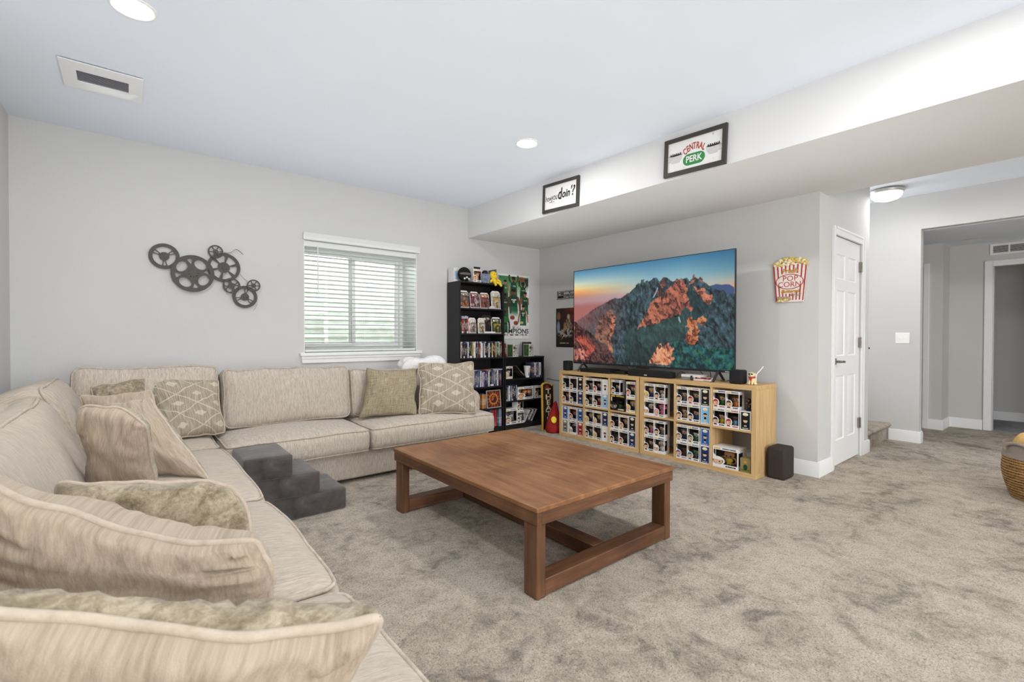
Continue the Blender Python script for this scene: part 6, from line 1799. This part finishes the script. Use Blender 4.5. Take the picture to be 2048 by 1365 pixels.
# ------------------------------------------------------------------ basketball poster on the window wall
bp = empty('basketball_poster', (3.9625, YW - 0.010, 1.568)); tag(bp, 'white and green basketball champions poster on the wall behind the bookcases', 'poster')
b = MB(); b.box((-0.3025, 0, -0.4275), (0.3025, 0.003, 0.4275)); b.build('sheet', M_PAPER, bp, smooth=0)
def hoops(u, v):
    def X(c): return 0.258 + (c - 80) * 0.001706
    def Y(c): return 1 - (c - 95) / 1180.0
    n = fbm(u*8, v*11, 4)
    rgb = np.ones(u.shape + (3,)) * np.array((228, 227, 225))
    g = (v > Y(760)) & (v < Y(125)) & (u < X(505)) & (u > 0.02)
    glow = np.clip(1 - np.abs(u - 0.55) / 0.4, 0, 1) * np.clip(1 - np.abs(v - 0.62) / 0.35, 0, 1)
    bg = np.array((62, 116, 74)) * (1 - glow[..., None]) * (0.7 + 0.6 * n[..., None]) + np.array((222, 226, 196)) * glow[..., None]
    fade = np.clip((v - Y(600 - 500*np.abs(u - 0.55))) / 0.2, 0, 1)
    rgb = np.where(g[..., None], rgb * (1 - fade[..., None]) + bg * fade[..., None], rgb)
    rgb = put(rgb, inpoly(u, v, [(X(430), Y(150)), (X(505), Y(150)), (X(505), Y(300)), (X(470), Y(260))]).astype(float), (58, 50, 48))
    def el(cx, cy, rx, ry): return (((u - X(cx)) / (rx*0.001706))**2 + ((v - Y(cy)) / (ry/1180.0))**2 < 1).astype(float)
    def player(cx, cy, s, skin, jersey=(30, 70, 50), num=None, up=False, fadeleg=False):
        nonlocal rgb
        sh = np.array(skin) * 0.8
        for sg in (-1, 1):
            if up: arm = [(cx+sg*46*s, cy+70*s), (cx+sg*80*s, cy+30*s), (cx+sg*88*s, cy-70*s), (cx+sg*60*s, cy-80*s), (cx+sg*58*s, cy+10*s), (cx+sg*30*s, cy+60*s)]
            else: arm = [(cx+sg*40*s, cy+62*s), (cx+sg*76*s, cy+80*s), (cx+sg*100*s, cy+200*s), (cx+sg*112*s, cy+330*s), (cx+sg*86*s, cy+335*s), (cx+sg*72*s, cy+210*s), (cx+sg*44*s, cy+130*s)]
            rgb = put(rgb, inpoly(u, v, [(X(a), Y(c)) for a, c in arm]).astype(float), skin if sg > 0 else sh)
        leg = inpoly(u, v, [(X(cx-58*s), Y(cy+230*s)), (X(cx+58*s), Y(cy+230*s)), (X(cx+64*s), Y(cy+400*s)), (X(cx-64*s), Y(cy+400*s))])
        a = np.clip((v - Y(cy+400*s)) / 0.10, 0, 1) if fadeleg else 1.0
        rgb = put(rgb, leg * a, (44, 96, 66))
        tor = inpoly(u, v, [(X(cx-44*s), Y(cy+62*s)), (X(cx-20*s), Y(cy+54*s)), (X(cx), Y(cy+84*s)), (X(cx+20*s), Y(cy+54*s)), (X(cx+44*s), Y(cy+62*s)), (X(cx+52*s), Y(cy+130*s)), (X(cx+58*s), Y(cy+240*s)), (X(cx-58*s), Y(cy+240*s)), (X(cx-52*s), Y(cy+130*s))])
        rgb = put(rgb, tor.astype(float), jersey)
        rgb = put(rgb, (np.abs(u - X(cx)) < 0.001706*36*s) & (np.abs(v - Y(cy+125*s)) < 12*s/1180) & (vnoise(u*120, v*60) > 0.4), (220, 222, 214), 1.0)
        rgb = put(rgb, el(cx, cy+48*s, 20*s, 26*s), sh)
        rgb = put(rgb, el(cx, cy, 30*s, 44*s), skin)
        rgb = put(rgb, el(cx, cy - 26*s, 31*s, 24*s), (34, 26, 24))
    player(250, 175, 1.0, (96, 64, 50), up=True); player(110, 240, 0.8, (176, 122, 92), (64, 120, 70)); player(410, 260, 0.9, (72, 52, 46), up=True)
    player(105, 490, 0.95, (70, 50, 44)); player(448, 440, 0.95, (168, 112, 84)); player(95, 800, 0.9, (60, 46, 40), (36, 60, 44)); player(415, 690, 0.85, (186, 136, 104))
    player(252, 410, 1.15, (112, 74, 58), fadeleg=True)
    rgb = put(rgb, el(100, 920, 72, 60), (50, 120, 60))
    for cx, cy, r in ((398, 165, 42), (230, 885, 40), (290, 985, 40), (520, 610, 30)):
        rgb = put(rgb, el(cx, cy, r, r), (150, 80, 58)); rgb = put(rgb, np.abs(el(cx, cy, r*0.98, r*0.12) ), (70, 40, 34), 0.8)
    rgb = put(rgb, el(390, 975, 28, 26), (206, 178, 124))
    rgb = rgb * (0.9 + 0.2 * n[..., None])
    row = (v < Y(1190)) & (v > Y(1222)) & (u > 0.06) & (u < 0.955) & (np.sin(u * 42) > -0.75) & (vnoise(u*140, v*20) > 0.3)
    return soften(put(rgb, row.astype(float), (110, 98, 92)), 2)
p = paint_grid('print', 0.597, 0.847, 260, 368, hoops, M_PRINT, bp); p.location = (0, -0.0012, 0)
M_DKG = flat('dark_green_ink', (38, 54, 44), 0.5, 0.3)
def bt(s, size, u, v, m=M_DKG, **kw):
    me = text_obj('lettering', s, size, m, bp, Matrix.Translation(((u - 0.5)*0.6, -0.0022, (v - 0.5)*0.85)) @ RX @ Matrix.Diagonal((kw.pop('sx', 1.0), 1, 1, 1)), depth=0.0003, **kw)
    return me
bt('CHAMPIONS', 0.085, 0.515, 0.115, bold=0.002, sx=1.18)
bt('2024', 0.038, 0.375, 0.170)
bt('Finals', 0.036, 0.700, 0.170, shear=0.3, m=flat('grey_green_ink', (110, 122, 112), 0.5, 0.3))
bt('0', 0.062, 0.552, 0.585, m=M_PAPER, bold=0.0015)
bt('0', 0.05, 0.825, 0.375, m=M_PAPER); bt('7', 0.05, 0.25, 0.355, m=M_PAPER)
b = MB(); b.tube([(0.028 + 0.020*math.cos(R(a)), -0.0015, -0.278 + 0.027*math.sin(R(a))) for a in range(0, 360, 20)], 0.0022, 5, closed=True); b.cyl((0.028, -0.0015, -0.296), (0.028, -0.0015, -0.268), 0.004, 6, r1=0.009); b.build('trophy_emblem', M_DKG, bp)

# ------------------------------------------------------------------ plate and dark poster beside the television
gp = empty('rating_plate', (XT - 0.002, 4.305, 1.7205), R(-90)); tag(gp, 'black GENERAL AUDIENCES plate on the wall left of the television', 'sign')
b = MB(); b.box((-0.21, -0.006, -0.0525), (0.21, 0, 0.0525)); b.build('plate', flat('plate_black', (40, 38, 38), 0.5, 0.3), gp, bevel=0.002)
b = MB()
for lo, hi in (((-0.2, -0.0072, 0.042), (0.2, -0.006, 0.046)), ((-0.2, -0.0072, -0.046), (0.2, -0.006, -0.042)), ((-0.2, -0.0072, -0.042), (-0.196, -0.006, 0.042)), ((-0.118, -0.0072, -0.004), (-0.114, -0.006, 0.042)), ((-0.196, -0.0072, -0.006), (0.2, -0.006, -0.003))): b.box(lo, hi)
b.build('border', M_CARD, gp, smooth=0)
put_text(gp, 'G', 0.062, M_CARD, -0.158, 0.020, y=-0.0068, bold=0.001)
put_text(gp, 'GENERAL AUDIENCES', 0.040, M_CARD, 0.045, 0.020, y=-0.0068, sx=0.68, bold=0.001)
put_text(gp, 'All Ages Admitted', 0.034, M_CARD, 0.02, -0.024, y=-0.0068, sx=0.85)
dp = empty('dark_poster', (XT - 0.003, 4.36, 1.29), R(-90)); tag(dp, 'dark red and black poster on the wall partly behind the television', 'poster')
b = MB(); b.box((-0.175, 0, -0.258), (0.175, 0.002, 0.258)); b.build('sheet', M_BLACK, dp, smooth=0)
def dark_print(u, v):
    n = fbm(u*6, v*8, 5); m = fbm(u*16, v*20, 4, 2)
    rgb = np.ones(u.shape + (3,)) * np.array((44, 32, 30))
    rgb = put(rgb, np.clip((u - 0.15)*1.4, 0, 1) * np.clip((v - 0.4)*2.2, 0, 1) * np.clip(n*1.3, 0, 1), (138, 52, 44))
    def el(cx, cy, rx, ry): return np.clip(1.6*(1 - ((u-cx)/rx)**2 - ((v-cy)/ry)**2), 0, 1)
    rgb = put(rgb, el(0.14, 0.80, 0.12, 0.13), (176, 116, 84), 0.7); rgb = put(rgb, el(0.13, 0.52, 0.10, 0.18), (140, 164, 196), 0.85)
    rgb = put(rgb, el(0.66, 0.55, 0.24, 0.22) * (m > 0.45), (172, 160, 128), 0.8); rgb = put(rgb, el(0.66, 0.78, 0.09, 0.08), (196, 188, 156), 0.85)
    rgb = put(rgb, el(0.5, 0.36, 0.5, 0.14) * (m > 0.52), (196, 190, 182), 0.75)
    rgb = put(rgb, el(0.45, 0.5, 0.07, 0.16), (196, 128, 60), 0.7)
    beam = np.abs((u - 0.28) * 0.9 - (v - 0.18)) < 0.018
    rgb = put(rgb, beam & (u > 0.26) & (u < 0.46), (240, 196, 150))
    rgb = put(rgb, np.clip((0.28 - v)*8, 0, 1), (36, 30, 28), 0.9)
    return put(rgb, (np.abs(v - 0.105) < 0.014) & (np.abs(u - 0.45) < 0.24) & (vnoise(u*90, v*10) > 0.35), (206, 190, 160))
p = paint_grid('print', 0.346, 0.512, 80, 118, dark_print, M_PRINT, dp); p.location = (0, -0.001, 0)

# ------------------------------------------------------------------ popcorn sign
ps_ = empty('popcorn_sign', (XT - 0.004, 1.651, 1.477), R(-90)); tag(ps_, 'red and white striped POP CORN box sign on the wall beside the closet', 'sign')
HW0, HW1, HB = 0.108, 0.138, 0.335
b = MB(); b.prism([(-HW0, 0.0), (HW0, 0.0), (HW1, HB), (-HW1, HB)], -0.010, 0.0); b.build('board', flat('popcorn_white', (236, 226, 220), 0.5, 0.3), ps_, bevel=0.002)
M_STR = flat('popcorn_red', (176, 62, 58), 0.5, 0.3)
b = MB()
for k in range(9):
    f0 = -0.95 + 1.9 * k / 8.0; fw = 0.045
    if k in (3, 4, 5):
        segs = [(0.80, 0.97), (0.05, 0.22)]
    elif k in (2, 6): segs = [(0.74, 0.97), (0.05, 0.30)]
    elif k in (1, 7): segs = [(0.62, 0.97), (0.05, 0.42)]
    else: segs = [(0.03, 0.97)]
    for a, c in segs:
        wa, wc = HW0 + (HW1-HW0)*a, HW0 + (HW1-HW0)*c
        b.quad([((f0-fw)*wa, -0.0106, a*HB), ((f0+fw)*wa, -0.0106, a*HB), ((f0+fw)*wc, -0.0106, c*HB), ((f0-fw)*wc, -0.0106, c*HB)])
b.build('red_stripes', M_STR, ps_, smooth=0, fix=False)
b = MB(); b.prism(ell(0, 0.178, 0.108, 0.063, 36), -0.0125, -0.0100); b.build('oval', bpy.data.materials['popcorn_white'], ps_, smooth=0)
b = MB(); b.tube([(0.108*math.cos(R(a)), -0.0125, 0.178 + 0.063*math.sin(R(a))) for a in range(0, 360, 10)], 0.003, 6, closed=True); b.build('oval_ring', M_STR, ps_, smooth=80)
put_text(ps_, 'POP', 0.066, M_STR, 0.005, 0.203, y=-0.0132, spacing=1.05)
put_text(ps_, 'CORN', 0.064, M_STR, 0.0, 0.152, y=-0.0132, spacing=1.0)
M_GLD = flat('gold_ink', (196, 146, 54), 0.5, 0.3)
put_text(ps_, 'Fresh', 0.056, M_GLD, 0.0, 0.270, y=-0.0124, shear=0.3, bold=0.0015)
put_text(ps_, 'Buttered', 0.040, M_GLD, 0.005, 0.094, y=-0.0124, shear=0.2, bold=0.0015)
put_text(ps_, '& Hot', 0.036, flat('grey_ink', (150, 128, 124), 0.5, 0.3), 0.045, 0.062, y=-0.0124, shear=0.3)
b = MB(); b.prism([(-0.098, 0.018), (-0.092, 0.052), (0.005, 0.048), (0.016, 0.022), (-0.01, 0.012)], -0.020, -0.010); b.build('ticket', flat('tan_card', (176, 150, 120), 0.6, 0.2, var=0.2, vscale=60), ps_, bevel=0.002)
rr = random.Random(11)
M_POP = [flat('popcorn_yellow', (220, 192, 104), 0.6, 0.2, var=0.15, vscale=90), flat('popcorn_cream', (236, 226, 196), 0.6, 0.2, var=0.08, vscale=90)]
b = MB()
for k in range(80):
    f = rr.uniform(-1, 1)
    z = HB - 0.016 + rr.random()**0.8 * (0.066 * math.sqrt(max(0, 1 - f*f*0.88)))
    b.ball((f*HW1*0.95, -0.008 - rr.uniform(0, 0.006), z), rr.uniform(0.011, 0.019), 0.008, rr.uniform(0.009, 0.014), 8, 6, mi=rr.choice((0, 1)))
for k in range(7):
    b.ball((-0.088 + k*0.012, -0.021, 0.008 + rr.uniform(0, 0.018)), 0.011, 0.008, 0.010, 8, 6, mi=k % 2)
tag(b.build('popcorn', M_POP, ps_), kind='stuff')

# ------------------------------------------------------------------ film reel wall art
ra = empty('film_reel_art', (0, YW, 0)); tag(ra, 'dark metal wall art of seven overlapping film reels left of the window', 'wall art')
M_REEL = flat('dark_bronze_metal', (70, 66, 62), 0.5, 0.4, 0.3, var=0.08)
def circ(cx, cz, r, n=40): return ell(cx, cz, r, r, n)
def sector(r0, r1, a0, a1, n=10):
    return [(r1*math.cos(R(a0 + (a1-a0)*i/n)), r1*math.sin(R(a0 + (a1-a0)*i/n))) for i in range(n+1)] + [(r0*math.cos(R(a1 + (a0-a1)*i/n)), r0*math.sin(R(a1 + (a0-a1)*i/n))) for i in range(n+1)]
def reel(cx, cz, r, style, depth, rot=0):
    holes = []
    if style == 'v':      # three pairs of spokes
        for k in range(3):
            holes.append(sector(0.33*r, 0.74*r, k*120 + 14, k*120 + 106, 14))
            holes.append(sector(0.42*r, 0.72*r, k*120 - 7, k*120 + 7, 4))
        holes += [circ(0.14*r*math.cos(R(a)), 0.14*r*math.sin(R(a)), 0.03*r, 8) for a in range(0, 360, 60)]
    elif style == 'o':    # four round windows and four wedges
        for k in range(4):
            a = k*90 + 45
            e = ell(0, 0, 0.235*r, 0.30*r, 22)
            holes.append([(0.60*r*math.cos(R(a)) + p*math.cos(R(a)) - q*math.sin(R(a)), 0.60*r*math.sin(R(a)) + p*math.sin(R(a)) + q*math.cos(R(a))) for p, q in e])
            a = k*90
            holes.append([(d*r*math.cos(R(a + w)), d*r*math.sin(R(a + w))) for d, w in ((0.50, 0), (0.78, 10), (0.80, 0), (0.78, -10))])
        holes += [circ(0.2*r*math.cos(R(a)), 0.2*r*math.sin(R(a)), 0.028*r, 8) for a in range(0, 360, 45)]
    else:                 # six plain spokes
        for k in range(6): holes.append(sector(0.36*r, 0.80*r, k*60 + 7, k*60 + 53, 8))
        holes += [circ(0.15*r*math.cos(R(a)), 0.15*r*math.sin(R(a)), 0.035*r, 8) for a in range(0, 360, 60)]
    loops = [circ(0, 0, r, 56)] + holes
    ca, sa = math.cos(R(rot)), math.sin(R(rot))
    loops = [[(x*ca - z*sa, x*sa + z*ca) for x, z in L] for L in loops]
    b = MB(); y0, y1 = -depth, -depth + 0.004
    face_with_holes(b.bm, loops, lambda a, z: (a, y0, z), 0); face_with_holes(b.bm, loops, lambda a, z: (a, y1, z), 0)
    for L in loops:
        n = len(L)
        A = [b.bm.verts.new((x, y0, z)) for x, z in L]; B = [b.bm.verts.new((x, y1, z)) for x, z in L]
        for i in range(n): b.bm.faces.new([A[i], A[(i+1) % n], B[(i+1) % n], B[i]])
    bmesh.ops.remove_doubles(b.bm, verts=b.bm.verts, dist=1e-6)
    o = b.build('reel', M_REEL, ra, smooth=30); o.location = (cx, 0, cz)
    pin = MB(); pin.cyl((0, y1, 0), (0, -0.0005, 0), 0.008, 10); q = pin.build('stand_off', M_REEL, o)
for a in ((0.241, 1.836, 0.105, 'v', 0.022, 32), (0.436, 1.708, 0.156, 'o', 0.040, 10), (0.665, 1.782, 0.128, 's', 0.026, 17), (0.602, 1.912, 0.058, 's', 0.040, 5), (0.722, 1.623, 0.069, 'o', 0.040, 20), (0.829, 1.531, 0.100, 'v', 0.026, 200), (0.897, 1.636, 0.055, 's', 0.040, 0)): reel(*a)
def strip(pts, wd=0.010):
    b = MB()
    for dy in (0,):
        A = [b.bm.verts.new((x, -0.022 - wd/2, z)) for x, z in pts]; B = [b.bm.verts.new((x, -0.022 + wd/2, z)) for x, z in pts]
        C = [b.bm.verts.new((x, -0.022 - wd/2, z - 0.003)) for x, z in pts]; D = [b.bm.verts.new((x, -0.022 + wd/2, z - 0.003)) for x, z in pts]
        for i in range(len(pts)-1):
            b.bm.faces.new([A[i], A[i+1], B[i+1], B[i]]); b.bm.faces.new([C[i], D[i], D[i+1], C[i+1]]); b.bm.faces.new([A[i], C[i], C[i+1], A[i+1]]); b.bm.faces.new([B[i], B[i+1], D[i+1], D[i]])
    b.build('film_strip', M_REEL, ra, smooth=70)
strip([(0.668, 1.915), (0.70, 1.914), (0.725, 1.922), (0.742, 1.945), (0.758, 1.956), (0.775, 1.950), (0.795, 1.935), (0.815, 1.915)])
strip([(0.66, 1.70), (0.675, 1.73), (0.70, 1.755)], 0.006)
strip([(0.925, 1.50), (0.928, 1.47), (0.915, 1.435), (0.895, 1.412)], 0.004)
strip([(0.79, 1.735), (0.82, 1.70), (0.85, 1.672)], 0.003)
